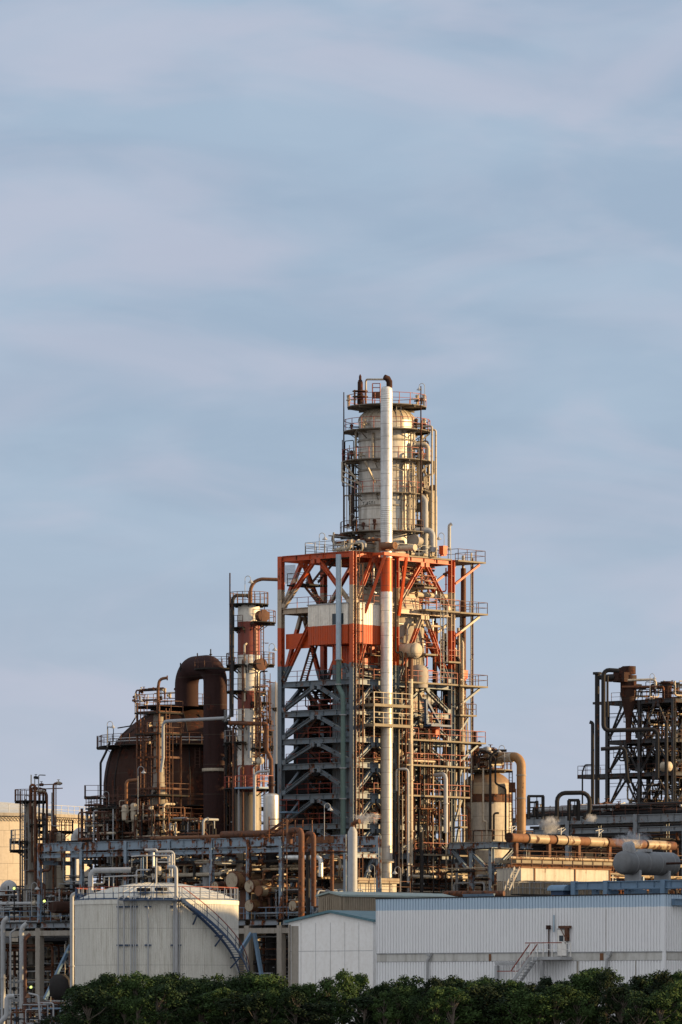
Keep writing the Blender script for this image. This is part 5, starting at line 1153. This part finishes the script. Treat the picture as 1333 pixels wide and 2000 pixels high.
for px, z0, z1, wd in ((956, 6.45, 7.0, .25), (1173, 6.45, 7.0, .35), (1128, 5.0, 6.4, .18), (1129, 10.6, 11.4, .06), (1242, 0, 6.4, .05), (1185, 7.2, 10.4, .05), (1246, 7.2, 10.4, .05)):
    a_ = la(W0, px); m = MB(); m.gbox(W0, a_, a_ + wd, -.066 if z0 > 6.4 and z1 < 7.05 else -.06, -.034 if z0 > 6.4 and z1 < 7.05 else -.02, z0, z1); wh.part('rust_streak', m, M['orust'] if wd > .2 else M['concrete'])
lp = T('door_stair', 'pale steel stair and landing with red handrails at the warehouse door', 'stair', G(W0, la(W0, 1085), -.8, 0))
p0, p1 = la(W0, 1050), la(W0, 1121)
m = MB(); m.gbox(W0, p0, p1, -1.5, -.2, 6.5, 6.74); m.gbox(W0, la(W0, 980), p0 - .02, -.75, -.45, 6.1, 6.35); lp.part('landing', m, M['lgrey'])
for px in (981, 1081): a_ = la(W0, px); m = MB(); m.gbox(W0, a_ - .14, a_ + .14, -1.45 if px > 1000 else -.75, -1.2 if px > 1000 else -.45, 0, 6.08 if px < 1000 else 6.49); lp.part('post', m, M['lgrey'])
st0 = G(W0, la(W0, 1075), -1.52, 6.7); st1 = G(W0, la(W0, 1038), -1.52, 4.6); m = MB(); m.stair(st0, st1, -V, .9); lp.part('stair_flight', m, M['lgrey'])
m = MB()
for k in (0, .9):
    o_ = -V * k
    for q in range(5): b = st0 + (st1 - st0) * (q / 4) + o_; m.bar(b, b + Z * 1.0, .045)
m.rail([G(W0, p0, -1.45, 6.74), G(W0, p1 - .05, -1.45, 6.74), G(W0, p1 - .05, -.3, 6.74)], 1.05, 1.0, .025, toe=False); lp.part('baluster', m, M['white'])
m = MB()
for k in (0, .9): m.bar(st0 - V * k + Z * 1.03, st1 - V * k + Z * 1.03, .07)
m.bar(G(W0, p0, -1.45, 7.83), G(W0, p1, -1.45, 7.83), .07); e_ = st1 + Z * 1.03; m.bar(e_, e_ - U * 2.2, .07); lp.part('handrail', m, M['redrail'])
# blue frame and vents on the roof
bf = T('blue_frame', 'heavy blue steel frame standing on the warehouse roof before the grey drum', 'frame', G(W0, -5, 3, WT))
Wb = G(W0, 0, 3.0, 0); fa = la((Wb.x, Wb.y), 1117); fan = (Wb.x, Wb.y); zf = zy(1729, 424)
m = MB(); m.ibeam(G(fan, fa, 0, zf), G(fan, 1.6, 0, zf), .3, .62, .06); bf.part('beam', m, M['bluest'])
m = MB(); m.ibeam(G(fan, fa, 2.5, zf), G(fan, 1.6, 2.5, zf), .3, .62, .06); bf.part('beam', m, M['bluest'])
for px in (1119, 1182, 1294):
    a_ = la(fan, px)
    for b in (-.03, 2.53): m = MB(); m.bar(G(fan, a_ + .2, b, WT + .1), G(fan, a_ + .2, b, zf + .36), .42, .42, U); bf.part('post', m, M['bluest'])
    m = MB(); m.ibeam(G(fan, a_ + .2, .2, zf), G(fan, a_ + .2, 2.3, zf), .25, .5); bf.part('cross_beam', m, M['bluest'])
m = MB()
for px in (1170, 1225, 1260): a_ = la(fan, px); m.gbox(fan, a_, a_ + .35, .5, 2, WT + .12, zf - .35)
bf.part('bearing_block', m, M['bluest'])
vt = T('roof_ventilator', 'rounded blue ventilator hood on the warehouse roof beside the blue frame', 'vent', G(W0, la(W0, 1096), 2, WT)); va = la(fan, 1080); vb = la(fan, 1113)
m = MB(); prf = [(-.7, WT + .5)] + [(-.7 * math.cos(R(a)), WT + .55 + .42 * math.sin(R(a))) for a in range(0, 181, 20)] + [(.7, WT + .5)]
vs = []
for s_ in (va, vb):
    for y_, z_ in prf: vs.append(G(fan, s_, y_, z_))
n_ = len(prf); m.add(vs, [(i, i + 1, n_ + i + 1, n_ + i) for i in range(n_ - 1)] + [tuple(range(n_)), tuple(range(2 * n_ - 1, n_ - 1, -1))]); vt.part('hood', m, M['bluest'])
m = MB(); m.gbox(fan, va + .25, vb - .25, -.5, .5, WT + .1, WT + .5); vt.part('curb', m, M['bluerail'])

# gabled white building
Gn = anc(729, 446.0); gw = la(Gn, 564); ge = zy(1800, 447.5); ga = zy(1783, 449)
gb = T('gabled_shed', 'white walled shed with a low teal edged gable beside the long warehouse', 'building', G(Gn, gw / 2, 3, 0))
def gable(mb, an, a0, a1, b0, b1, z0, ze, za):
    am = (a0 + a1) / 2; pr = [(a0, z0), (a1, z0), (a1, ze), (am, za), (a0, ze)]; vs = [G(an, a, b0, z) for a, z in pr] + [G(an, a, b1, z) for a, z in pr]
    mb.add(vs, [(4, 3, 2, 1, 0), (5, 6, 7, 8, 9)] + [(i, (i + 1) % 5, (i + 1) % 5 + 5, i + 5) for i in range(5)])
m = MB(); gable(m, Gn, gw, 0, 0, 12, 0, ge, ga); gb.part('wall', m, M['cwall'])
m = MB(); am = gw / 2
for s_, e_ in ((gw - .25, am), (.25, am)):
    zs = ge - .05
    pa, pb = G(Gn, s_, 0, zs + .09), G(Gn, e_, 0, ga + .12)
    n_ = (pb - pa).cross(V).normalized(); 
    for b in (0,): m.add([G(Gn, s_, -.25, zs), G(Gn, e_, -.25, ga + .03), G(Gn, e_, 12.3, ga + .03), G(Gn, s_, 12.3, zs), G(Gn, s_, -.25, zs + .2), G(Gn, e_, -.25, ga + .23), G(Gn, e_, 12.3, ga + .23), G(Gn, s_, 12.3, zs + .2)], [(0, 1, 2, 3), (7, 6, 5, 4), (0, 4, 5, 1), (2, 6, 7, 3), (0, 3, 7, 4), (1, 5, 6, 2)])
gb.part('roof', m, M['teal'])
m = MB()
for k in (.165, .33, .5, .675, .85): m.gbox(Gn, gw * k - .012, gw * k + .012, -.016, -.003, 0, ge - .05)
zj = zy(1857, 447); m.gbox(Gn, gw, 0, -.014, -.004, zj - .015, zj + .015); gb.part('panel_joint', m, M['grey'])
m = MB(); a_ = la(Gn, 567.5); m.tube([G(Gn, a_, -.12, 0), G(Gn, a_, -.12, ge - .2)], .1, 8); m.gbox(Gn, a_ + .15, a_ + .95, -.022, -.0185, 0, ge - .3); gb.part('downpipe', m, M['concrete'])
m = MB(); m.tube([G(Gn, .1, .5, 0), G(Gn, .1, .5, ge - .2)], .08, 8); gb.part('drainpipe', m, M['orust'])
# brown shed behind
Bn = anc(668, 463.0); bw_ = la(Bn, 623); bl = lb(Bn, 888); be = zy(1748.5, 463)
bs = T('brown_shed', 'brown ribbed shed with pale teal roof edge behind the white gabled shed', 'building', G(Bn, -2, 4, 0))
m = MB(); gable(m, Bn, bw_, 0, 0, bl, 0, be - .1, be + .18); bs.part('wall', m, M['brown'])
m = MB(); ribbed(m, Bn, bw_, -.05, 0, be - .12, 'u', -.03, -1, .22, .08); ribbed(m, Bn, .05, bl, 0, be - .12, 'v', .03, 1, .22, .08); bs.part('cladding', m, M['brown'])
m = MB(); am = bw_ / 2
for s_ in (bw_ - .2, .22):
    m.add([G(Bn, s_, -.2, be - .1), G(Bn, am, -.2, be + .2), G(Bn, am, bl, be + .2), G(Bn, s_, bl, be - .1), G(Bn, s_, -.2, be + .06), G(Bn, am, -.2, be + .36), G(Bn, am, bl, be + .36), G(Bn, s_, bl, be + .06)], [(0, 1, 2, 3), (7, 6, 5, 4), (0, 4, 5, 1), (2, 6, 7, 3), (0, 3, 7, 4), (1, 5, 6, 2)])
bs.part('roof', m, M['paleteal'])

# ------------------------------------------------------------------ cream storage tank
TC = P(306.5, 1900, 480); TC.z = 0; TR = 159.5 * 480 / F; tz = zy(1760, 480)
tk = T('storage_tank', 'large cream ribbed storage tank with a shallow dome and blue spiral stair', 'tank', TC)
n = 230; m = MB(); vs = []; 
for k in range(n):
    for f_, rr in ((0, 0), (.3, 0), (.42, .045), (.88, .045)):
        a = 2 * math.pi * (k + f_) / n
        for z in (0, tz - .35): vs.append(TC + Vector((math.cos(a), math.sin(a), 0)) * (TR - .03 + rr) + Z * z)
q = len(vs) // 2; m.add(vs, [(2 * i, 2 * ((i + 1) % q), 2 * ((i + 1) % q) + 1, 2 * i + 1) for i in range(q)]); tk.part('shell', m, M['tank'])
m = MB(); m.lathe([(TR - .02, tz - .36), (TR + .06, tz - .36), (TR + .06, tz), (TR - .3, tz + .05)], TC, 120, caps=False); tk.part('rim', m, M['tank'])
m = MB(); m.lathe([(TR * math.sin(R(a)) / math.sin(R(26)), tz + .02 + 1.62 * (math.cos(R(a)) - math.cos(R(26))) / (1 - math.cos(R(26)))) for a in range(26, -1, -2)], TC, 96, caps=False); rf = tk.part('roof', m, M['tankroof'])
m = MB()
for k in range(48):
    aa = R(k * 7.5); d = Vector((math.cos(aa), math.sin(aa), 0))
    m.tube([TC + d * (TR * math.sin(R(a)) / math.sin(R(26))) + Z * (tz + .03 + 1.62 * (math.cos(R(a)) - math.cos(R(26))) / (1 - math.cos(R(26)))) for a in (26, 20, 14, 8, 4)], .025, 4)
tk.part('roof_seam', m, M['tank'], rf)
circ = lambda a, r, z: TC + Vector((math.cos(R(a)), math.sin(R(a)), 0)) * r + Z * z
m = MB(); pts = [circ(a, TR - .05, tz + .03) for a in range(0, 360, 8)]
for p, q_ in zip(pts, pts[1:] + pts[:1]): m.bar(p, p + Z * 1.1, .06, .06); m.bar(p + Z * .55, q_ + Z * .55, .045); m.bar(p + Z * .08, q_ + Z * .08, .02, .12)
tk.part('railing', m, M['bluerail'])
m = MB()
for p, q_ in zip(pts, pts[1:] + pts[:1]): m.bar(p + Z * 1.12, q_ + Z * 1.12, .06)
tk.part('top_rail', m, M['redrail'])
# spiral stair
a0, a1 = -72.5, 45.0; z1 = .3; nst = 56; m = MB(); mr = MB(); hr = MB(); mb_ = MB()
fn = lambda f_: (a0 + (a1 - a0) * f_, tz + (z1 - tz) * f_)
for i in range(nst):
    a, z = fn(i / nst); b, z2 = fn((i + 1) / nst)
    for r in (TR + .22, TR + 1.02): m.bar(circ(a, r, z), circ(b, r, z2), .05, .25)
    c = circ((a + b) / 2, TR + .62, (z + z2) / 2 - .02); d = Vector((math.cos(R((a + b) / 2)), math.sin(R((a + b) / 2)), 0)); m.box(c, .36, .13, .02, (d, Vector((-d.y, d.x, 0)), Z))
    if i % 4 == 0: mr.bar(circ(a, TR + 1.0, z), circ(a, TR + 1.0, z + 1.1), .05, .05)
    mr.bar(circ(a, TR + 1.0, z + .6), circ(b, TR + 1.0, z2 + .6), .04); hr.bar(circ(a, TR + 1.0, z + 1.12), circ(b, TR + 1.0, z2 + 1.12), .06)
    if i % 9 == 5: mb_.bar(circ(a, TR, z - .2), circ(a, TR + 1.0, z - .15), .1); mb_.bar(circ(a, TR, z - 1.1), circ(a, TR + .9, z - .2), .1)
s_ = tk.part('spiral_stair', m, M['bluerail']); tk.part('stair_bracket', mb_, M['bluerail'], s_); tk.part('balustrade', mr, M['bluerail'], s_); tk.part('handrail', hr, M['redrail'], s_)
m = MB()
for a in range(-100, -64, 6): pass
m.ring((TC.x, TC.y), TR - .3, TR + .95, tz + .02, .1, -112, -70); sp_ = tk.part('stair_landing', m, M['bluerail'])
m = MB(); pts = [circ(a, TR + .9, tz + .03) for a in range(-112, -72, 7)]; m.rail(pts); tk.part('landing_railing', m, M['bluerail'], sp_)
def onshell(px): return -90 + math.degrees(math.asin((px - 306.5) / 159.5))
for px, r, y1 in ((240, .07, 1757), (251, .07, 1757), (264, .06, 1754), (269, .06, 1754), (272.5, .05, 1756), (296, .07, 1757), (343.5, .08, 1757), (353.5, .06, 1757)):
    a = onshell(px); m = MB(); d = .28; m.tube([circ(a, TR + d, 0), circ(a, TR + d, tz + .15), circ(a + 2.2, TR + d - .4, tz + .3)], r, 8, .15); tk.part('pipe', m, M['lgrey'])
a = onshell(347.5); m = MB(); m.tube([circ(a, TR + .35, 0), circ(a, TR + .35, zy(1693, 473)), circ(a - 4, TR - .6, zy(1693, 473))], .16, 12, .35); tk.part('pipe', m, M['lgrey'])
m = MB()
for y in (1771, 1846):
    for p0, p1 in ((236, 258), (260, 276), (289, 302), (338, 358)):
        aa, bb = onshell(p0), onshell(p1); m.bar(circ(aa, TR + .15, zy(y, 473)), circ(bb, TR + .15, zy(y, 473)), .14, .12)
tk.part('pipe_bracket', m, M['bluerail'])
# roof piping
tp = T('tank_manifold', 'silver pipe manifold with valves standing on the dome of the cream storage tank', 'pipework', TC + Z * (tz + 1.5))
m = MB(); m.tube([P(177.5, 1750, 480), P(177.5, 1700, 480), P(258, 1699, 480)], .24, 16, .55); tp.part('main_pipe', m, M['lgrey'])
for pth, r, mt in (([(203, 1712.5), (270, 1710)], .06, 'lgrey'), ([(213, 1733), (213, 1711)], .05, 'lgrey'), ([(222, 1733), (222, 1711)], .05, 'lgrey'), ([(184, 1726), (204, 1726), (204, 1714)], .07, 'cream'), ([(267, 1735), (267, 1699), (296, 1699)], .07, 'lgrey'), ([(257, 1673), (276, 1671), (333, 1671), (333, 1710)], .06, 'lgrey'),
                   ([(283, 1660), (306, 1659.5), (306, 1664), (340, 1663), (340, 1706)], .11, 'lgrey'), ([(300, 1735), (300, 1665)], .10, 'silver'), ([(305.5, 1735), (305.5, 1675)], .09, 'lgrey'), ([(287, 1708), (287, 1667)], .06, 'cream'), ([(275, 1672), (287, 1672), (287, 1690)], .05, 'cream'), ([(308, 1684), (341, 1684), (341, 1712)], .06, 'lgrey'),
                   ([(258, 1676), (258, 1699)], .05, 'cream'), ([(276, 1735), (276, 1676)], .05, 'lgrey'), ([(280, 1735), (280, 1674)], .06, 'bluest'), ([(330, 1712), (330, 1675)], .1, 'lgrey'), ([(336, 1712), (336, 1668)], .1, 'lgrey'), ([(324, 1714), (346, 1711)], .1, 'cream'), ([(244, 1757), (250, 1753), (262, 1753), (262, 1757), (295, 1757)], .06, 'lgrey'), ([(313, 1735), (313, 1690)], .05, 'bluerail'), ([(325, 1735), (325, 1690)], .05, 'rust')):
    m = MB(); rg = random.Random(int(pth[0][0])); dd = 479 + rg.uniform(-1.2, 1.2); m.tube([P(x, y, dd) for x, y in pth], r, 8, r * 3); tp.part('pipe', m, M[mt])
for x, y, r in ((262, 1699, .13), (299, 1700, .13), (303, 1722, .1), (292, 1706, .1), (328, 1702, .09), (340, 1702, .09), (283, 1716, .12)):
    m = MB(); valve(m, P(x, y, 478.6), Vector((1, 0, 0)) if y < 1700 else Z, r); tp.part('valve', m, M['dark'])
m = MB(); m.lathe([(.15, -.4), (.32, -.3), (.36, .1), (.3, .4), (.1, .5)], P(309, 1702, 478.7), 18); tp.part('relief_valve', m, M['cream'])
m = MB(); m.lathe([(.5, 0), (.5, .12), (.15, .15), (.15, .5)], P(315, 1716, 478.8), 18); m.lathe([(.6, 0), (.6, .3)], P(281, 1741, 474), 20); m.lathe([(.55, 0), (.55, .3)], P(315, 1740, 474), 20); tp.part('manway', m, M['dark'])

# ------------------------------------------------------------------ off to the right: unseen tank and shed added to cast shade
OT = Vector((112, 437, 0)); t = T('added_shading_tank', 'added tall pale tank beyond the right edge, shading the warehouse and trees', 'tank', OT)
m = MB(); m.lathe([(48, 0), (48, 25.5)], OT, 120); t.part('shell', m, M['farwall'])
m = MB(); m.lathe([(48, 25.4), (48.4, 25.4), (48.4, 25.7), (47, 25.75), (20, 27.3), (.1, 28)], OT, 96); t.part('roof', m, M['tankroof'])
Sg = anc(1395, 505.0); t = T('added_shading_shed', 'added plain pale shade block beyond the right edge of the view behind the warehouse', 'building', G(Sg, 0, 8, 0))  # invented shed, placed to keep sun off the cream box building
m = MB(); m.gbox(Sg, 0, 14, 0, 28, 0, 16.8); t.part('wall', m, M['cwall'])
m = MB(); m.gbox(Sg, -.3, 14.3, -.3, 28.3, 16.803, 17.2); t.part('roof', m, M['grey'])

# ------------------------------------------------------------------ lamps
for px, y0, y1, D, s_, where in ((624, 1075, 1040, 529, 1, 'lamp with hooked neck on the left roof edge of the banded tower'), (868, 1075, 1040, 540, -1, 'lamp with hooked neck on the right roof of the banded tower'), (830, 793, 748, 538, -1, 'lamp with hooked neck at the top right of the high column'),
                                 (683, 1030, 1003, 539, 1, 'lamp with hooked neck low on the left side of the high column'), (479, 1180, 1124, 520, 1, 'lamp with hooked neck on top of the striped column'), (526, 1298, 1256, 519, 1, 'lamp with hooked neck right of the striped column'), (265, 1403, 1357, 549, 1, 'lamp with hooked neck at the left of the domed vessel crown'),
                                 (210, 1459, 1408, 549, 1, 'lamp with hooked neck on the left shoulder of the domed vessel'), (270, 1590, 1496, 527, 1, 'tall hooked lamp before the domed vessel beside the caged column'), (213, 1600, 1545, 545, -1, 'lamp low at the left flank of the domed vessel'), (986, 1504, 1455, 542, -1, 'lamp on top of the stout stained vessel'),
                                 (1270, 1366, 1315, 672, 1, 'lamp on the roof of the dark right tower'), (634, 1640, 1568, 507, 1, 'straight lamp post on the right end of the blue rack'), (732, 1742, 1688, 510, -1, 'grey hooked lamp post left of the lit low cabin end'), (783, 1742, 1692, 513, -1, 'grey hooked lamp post right of the lit low cabin'), (62, 1790, 1723, 528, 1, 'lit hooked lamp on the far left deck by the slim column')):
    p = P(px, y0, D); lamp(p, (y0 - y1) * D / F - .2, Vector((s_, 0, 0)), where)
for px, y, D, lab in ((28, 1735, 526, 'glowing floodlight at the top of the far left deck'), (87, 1760, 526, 'glowing yellow floodlight beside the red drum on the far left deck'), (61, 1928, 526, 'glowing yellow green floodlight low under the far left deck')):
    c = P(px, y, D); t = T('floodlight', lab, 'lamp', c, 'lit floodlights in the left yard')
    m = MB(); m.lathe([(.08, .3), (.1, .2), (.15, .05), (.16, 0), (.14, 0)], c, 16, (Vector((-.3, .9, .3))).normalized()); m.bar(c + Vector((0, .3, 0)), Vector((c.x, c.y + .3, 11.0 if c.z > 11 else 0)), .08); t.part('housing', m, M['dark'])
    m = MB(); m.lathe([(0, -.05), (.09, -.03), (.13, .0), (.09, .03)], c, 16, (Vector((-.3, .9, .3))).normalized()); t.part('lens', m, M['lit'])
# foreground street lamp and pipe bend at bottom left
t = T('street_lamp', 'white street lamp post with rusty cone shade in the lower left corner', 'lamp', P(81, 2080, 402))
m = MB(); m.tube([Vector((P(81, 2000, 402).x, 402, 0)), P(79, 1995, 402), P(75, 1947, 402), P(73.5, 1944, 402), P(56, 1940, 402)], .075, 10, .2); t.part('post', m, M['lgrey'])
c = P(55, 1940, 402); m = MB(); m.lathe([(.06, .0), (.12, -.1), (.12, -.16), (.24, -.33), (.22, -.33)], c, 14); t.part('shade', m, M['orust'])
m = MB(); m.tube([P(28, 1946, 410), P(14, 1946, 410), P(13, 1984, 410), P(2, 1996, 410), P(-6, 2003, 410)], .19, 14, .4); solo('foreground_pipe', 'fat light grey pipe bending down at the lower left corner', 'pipe', m, M['lgrey'])
pipework('dim thin pipes low behind the street lamp', (-25.5, 425.0), (-1, 3), (-1, 6), (.5, 3.2), 24, 440, ('dark', 'grey', 'rust'), (.04, .1), 0, 4, .5)
# ------------------------------------------------------------------ steam
def steam_mat(name, dens, c, r, sc_, seed):
    m = bpy.data.materials.new(name); m.use_nodes = True; t = m.node_tree; n = t.nodes; l = t.links; n.remove(n['Principled BSDF'])
    pv = n.new('ShaderNodeVolumePrincipled'); pv.inputs['Color'].default_value = (.95, .95, .96, 1); pv.inputs['Anisotropy'].default_value = .2
    tc_ = n.new('ShaderNodeTexCoord'); mp = n.new('ShaderNodeMapping'); mp.inputs['Location'].default_value = (seed, seed * .7, 0); l.new(tc_.outputs['Object'], mp.inputs[0])
    nz = n.new('ShaderNodeTexNoise'); nz.inputs['Scale'].default_value = sc_; nz.inputs['Detail'].default_value = 4; nz.inputs['Roughness'].default_value = .6; nz.inputs['Distortion'].default_value = .8; l.new(mp.outputs[0], nz.inputs['Vector'])
    sp_ = n.new('ShaderNodeVectorMath'); sp_.operation = 'DIVIDE'; sp_.inputs[1].default_value = r; l.new(tc_.outputs['Object'], sp_.inputs[0])
    ln = n.new('ShaderNodeVectorMath'); ln.operation = 'LENGTH'; l.new(sp_.outputs[0], ln.inputs[0])
    a = n.new('ShaderNodeMath'); a.operation = 'MULTIPLY_ADD'; a.inputs[1].default_value = 1.9; a.inputs[2].default_value = -.62; l.new(nz.outputs[0], a.inputs[0])
    b = n.new('ShaderNodeMath'); b.operation = 'SUBTRACT'; l.new(a.outputs[0], b.inputs[0]); 
    e = n.new('ShaderNodeMath'); e.operation = 'POWER'; e.inputs[1].default_value = 2.0; l.new(ln.outputs['Value'], e.inputs[0]); l.new(e.outputs[0], b.inputs[1])
    d = n.new('ShaderNodeMath'); d.operation = 'MULTIPLY'; d.use_clamp = False; d.inputs[1].default_value = dens; mx = n.new('ShaderNodeMath'); mx.operation = 'MAXIMUM'; mx.inputs[1].default_value = 0; l.new(b.outputs[0], mx.inputs[0]); l.new(mx.outputs[0], d.inputs[0])
    l.new(d.outputs[0], pv.inputs['Density']); l.new(pv.outputs[0], n['Material Output'].inputs['Volume']); return m
for i, (px, y, D, rx, rz, dens, lab) in enumerate(((716, 1598, 500, 2.1, .9, 4.5, 'thin steam drifting right from the grey silencer stack'), (1237, 1640, 451, 2.6, 1.2, 4.0, 'white steam drifting from the hood of the grey drum'), (1075, 1612, 534, 1.7, 1.5, 4.5, 'faint steam wisp above the thick insulated pipe'), (1155, 1599, 534, .95, .9, 5.0, 'small white steam puff above the thick insulated pipe'))):
    c = P(px, y, D); m = MB(); m.lathe([(rx * math.cos(R(a)), rz * math.sin(R(a))) for a in range(-90, 91, 15)], c, 24)
    for v_ in m.v: v_.y = c.y + (v_.y - c.y) * (rz / rx)
    solo('steam_cloud', lab, 'steam', m, steam_mat('steam', dens, c, (rx, rz, rz), 1.6, i * 7.3), loc=c, kind='stuff')

# ------------------------------------------------------------------ trees
def leafmat(name, c0, c1):
    m = bpy.data.materials.new(name); m.use_nodes = True; t = m.node_tree; n = t.nodes; l = t.links; b = n['Principled BSDF']
    oi = n.new('ShaderNodeObjectInfo'); g_ = n.new('ShaderNodeNewGeometry')
    nz = n.new('ShaderNodeTexNoise'); nz.inputs['Scale'].default_value = .8; nz.inputs['Detail'].default_value = 3; l.new(g_.outputs['Position'], nz.inputs['Vector'])
    a = n.new('ShaderNodeMath'); a.operation = 'MULTIPLY_ADD'; a.inputs[1].default_value = .55; l.new(g_.outputs['Random Per Island'], a.inputs[0]); l.new(nz.outputs[0], a.inputs[2])
    s = n.new('ShaderNodeMath'); s.operation = 'MULTIPLY_ADD'; s.inputs[1].default_value = .4; s.inputs[2].default_value = -.42; l.new(oi.outputs['Random'], s.inputs[0])
    f = n.new('ShaderNodeMath'); f.operation = 'ADD'; f.use_clamp = True; l.new(a.outputs[0], f.inputs[0]); l.new(s.outputs[0], f.inputs[1])
    mx = n.new('ShaderNodeMix'); mx.data_type = 'RGBA'; mx.inputs[6].default_value = c0 + (1,); mx.inputs[7].default_value = c1 + (1,); l.new(f.outputs[0], mx.inputs[0])
    l.new(mx.outputs[2], b.inputs['Base Color']); b.inputs['Roughness'].default_value = .75; b.inputs['Specular IOR Level'].default_value = .12
    return m
LEAF = leafmat('dark_broadleaf', (.004, .009, .004), (.028, .052, .018)); LEAF2 = leafmat('brighter_broadleaf', (.008, .018, .006), (.048, .085, .024)); LEAF3 = leafmat('dull_olive_leaf', (.003, .007, .003), (.020, .034, .013))
BARK = mat('grey_brown_bark', (.10, .085, .07), rust=0, rough=.9, scale=2)
def tree_meshes(seed, H, W, nclump, per):
    rg = random.Random(seed); cr = MB(); tr = MB()
    clumps = []
    for i in range(nclump):
        z = H * (.30 + .62 * rg.random() ** .8); k = math.sin(math.pi * min(1, (z / H - .12) / .95)) ** .6
        a = rg.uniform(0, 6.28); r = W * k * rg.uniform(.25, 1.0) * .85
        clumps.append((Vector((math.cos(a) * r, math.sin(a) * r, z)), rg.uniform(.16, .60) * W / 1.3))
    clumps.append((Vector((rg.uniform(-.2, .2), rg.uniform(-.2, .2), H * .93)), .42)); clumps.append((Vector((rg.uniform(-.5, .5), rg.uniform(-.3, .3), H * .80)), .6))
    for c, R_ in clumps:
        for _ in range(per):
            d = Vector((rg.gauss(0, 1), rg.gauss(0, 1), rg.gauss(0, 1))).normalized(); rr = R_ * (rg.random() ** .35)
            p = c + Vector((d.x * rr, d.y * rr, d.z * rr * .72)); p.x += rg.gauss(0, .05); p.z += rg.gauss(0, .04)
            nrm = (d * .7 + Vector((rg.gauss(0, .6), rg.gauss(0, .6), .5 + rg.gauss(0, .5)))).normalized(); t = nrm.cross(Vector((rg.gauss(0, 1), rg.gauss(0, 1), rg.gauss(0, 1)))).normalized(); b = nrm.cross(t); s = rg.uniform(.05, .115); w_ = s * rg.uniform(.45, .7)
            cr.add([p - t * s, p + b * w_ - nrm * s * .15, p + t * s, p - b * w_ - nrm * s * .15], [(0, 1, 2, 3)])
    lean = Vector((rg.uniform(-.3, .3), rg.uniform(-.2, .2), 0)); tr.tube([Vector((0, 0, -.05)), lean * .4 + Z * H * .25, lean + Z * H * .55, lean * 1.2 + Z * H * .85], [.11, .09, .06, .02], 7)
    for c, R_ in clumps:
        h = max(.12, min(.8, c.z / H - .25)); b = lean * h * 1.5 + Z * H * h; tr.tube([b, b + (c - b) * .55 + Vector((rg.uniform(-.1, .1), 0, -.05)), c], [.045, .03, .012], 5)
    return cr, tr
variants = []
for s in range(7):
    H = 4.9; cr, tr = tree_meshes(50 + s, H, (1.35, 1.6, 1.15, 1.75, 1.4, 1.2, 1.6)[s], (24, 30, 20, 34, 26, 22, 30)[s], 150)
    variants.append((H, cr, tr))
made = {}
def tree(x, y, top, sx, var, leaf, label, name='broadleaf_tree', grp='broadleaf trees in the row along the foot of the picture'):
    H, cr, tr = variants[var]; key = (var, leaf.name)
    t = T(name, label, 'tree', (x, y, 0), grp)
    if key not in made:
        a = mesh_ob('crown', cr, leaf); a.data.shade_flat(); b = mesh_ob('trunk', tr, BARK); made[key] = (a, b)
    else:
        a, b = (o.copy() for o in made[key]); col.objects.link(a); col.objects.link(b)
    for o in (a, b): o.parent = t.o
    t.o.scale = (sx * rgt.uniform(.8, 1.25), sx, top / H); t.o.rotation_euler = (0, 0, rgt.uniform(0, 6.28))
rgt = random.Random(11)
prof = [(128, 1945), (145, 1922), (190, 1903), (235, 1908), (300, 1908), (350, 1912), (420, 1910), (470, 1902), (520, 1910), (560, 1916), (610, 1922), (660, 1897), (690, 1899), (730, 1912), (800, 1908), (850, 1912), (880, 1905), (935, 1904), (985, 1916), (1060, 1910), (1120, 1908), (1185, 1893), (1235, 1905), (1300, 1896), (1350, 1900)]
def ytop(px):
    for (x0, y0), (x1, y1) in zip(prof, prof[1:]):
        if x0 <= px <= x1: return y0 + (y1 - y0) * (px - x0) / (x1 - x0)
    return 1905
GEN = 'dark broadleaf tree in the dense row along the foot of the picture'
def row(D, px0, px1, step, dy):
    px = px0
    while px < px1:
        y = ytop(min(max(px, 129), 1349)) + dy + rgt.uniform(-12, 20); d_ = D + rgt.uniform(-1, 1); p = P(px, y, d_)
        if abs(px - 668) < 22 or abs(px - 1186) < 18 or px < 165: pass
        else: tree(p.x, d_, p.z, rgt.uniform(.72, 1.3), rgt.randrange(7), rgt.choice((LEAF, LEAF2, LEAF3, LEAF2)), GEN)
        px += step * rgt.uniform(.75, 1.25)
row(384, 168, 1365, 27, 4); row(389, 185, 1370, 30, -2); row(379.5, 175, 1365, 36, 22)
for px, y, sx, var, leaf, lab in ((149, 1921, .85, 2, LEAF, 'leftmost tree of the row, in front of the left side of the cream tank'), (668, 1893, .95, 3, LEAF2, 'bright green tall tree before the white gabled shed'), (1184, 1889, .8, 4, LEAF3, 'dark tall thin topped tree standing above the row before the warehouse'), (205, 1899, .9, 1, LEAF, 'tallest dark tree before the left half of the cream tank')):
    p = P(px, y, 383); tree(p.x, 383, p.z, sx, var, leaf, lab)
for px, y, sx in ((96, 1982, .7), (118, 1974, .75), (140, 1968, .7), (80, 1990, .6)):
    p = P(px, y, 395); tree(p.x, 395, p.z, sx, 5, LEAF3, 'low dark bush at the left end of the tree row', 'bush', 'bushes at the left end of the row')
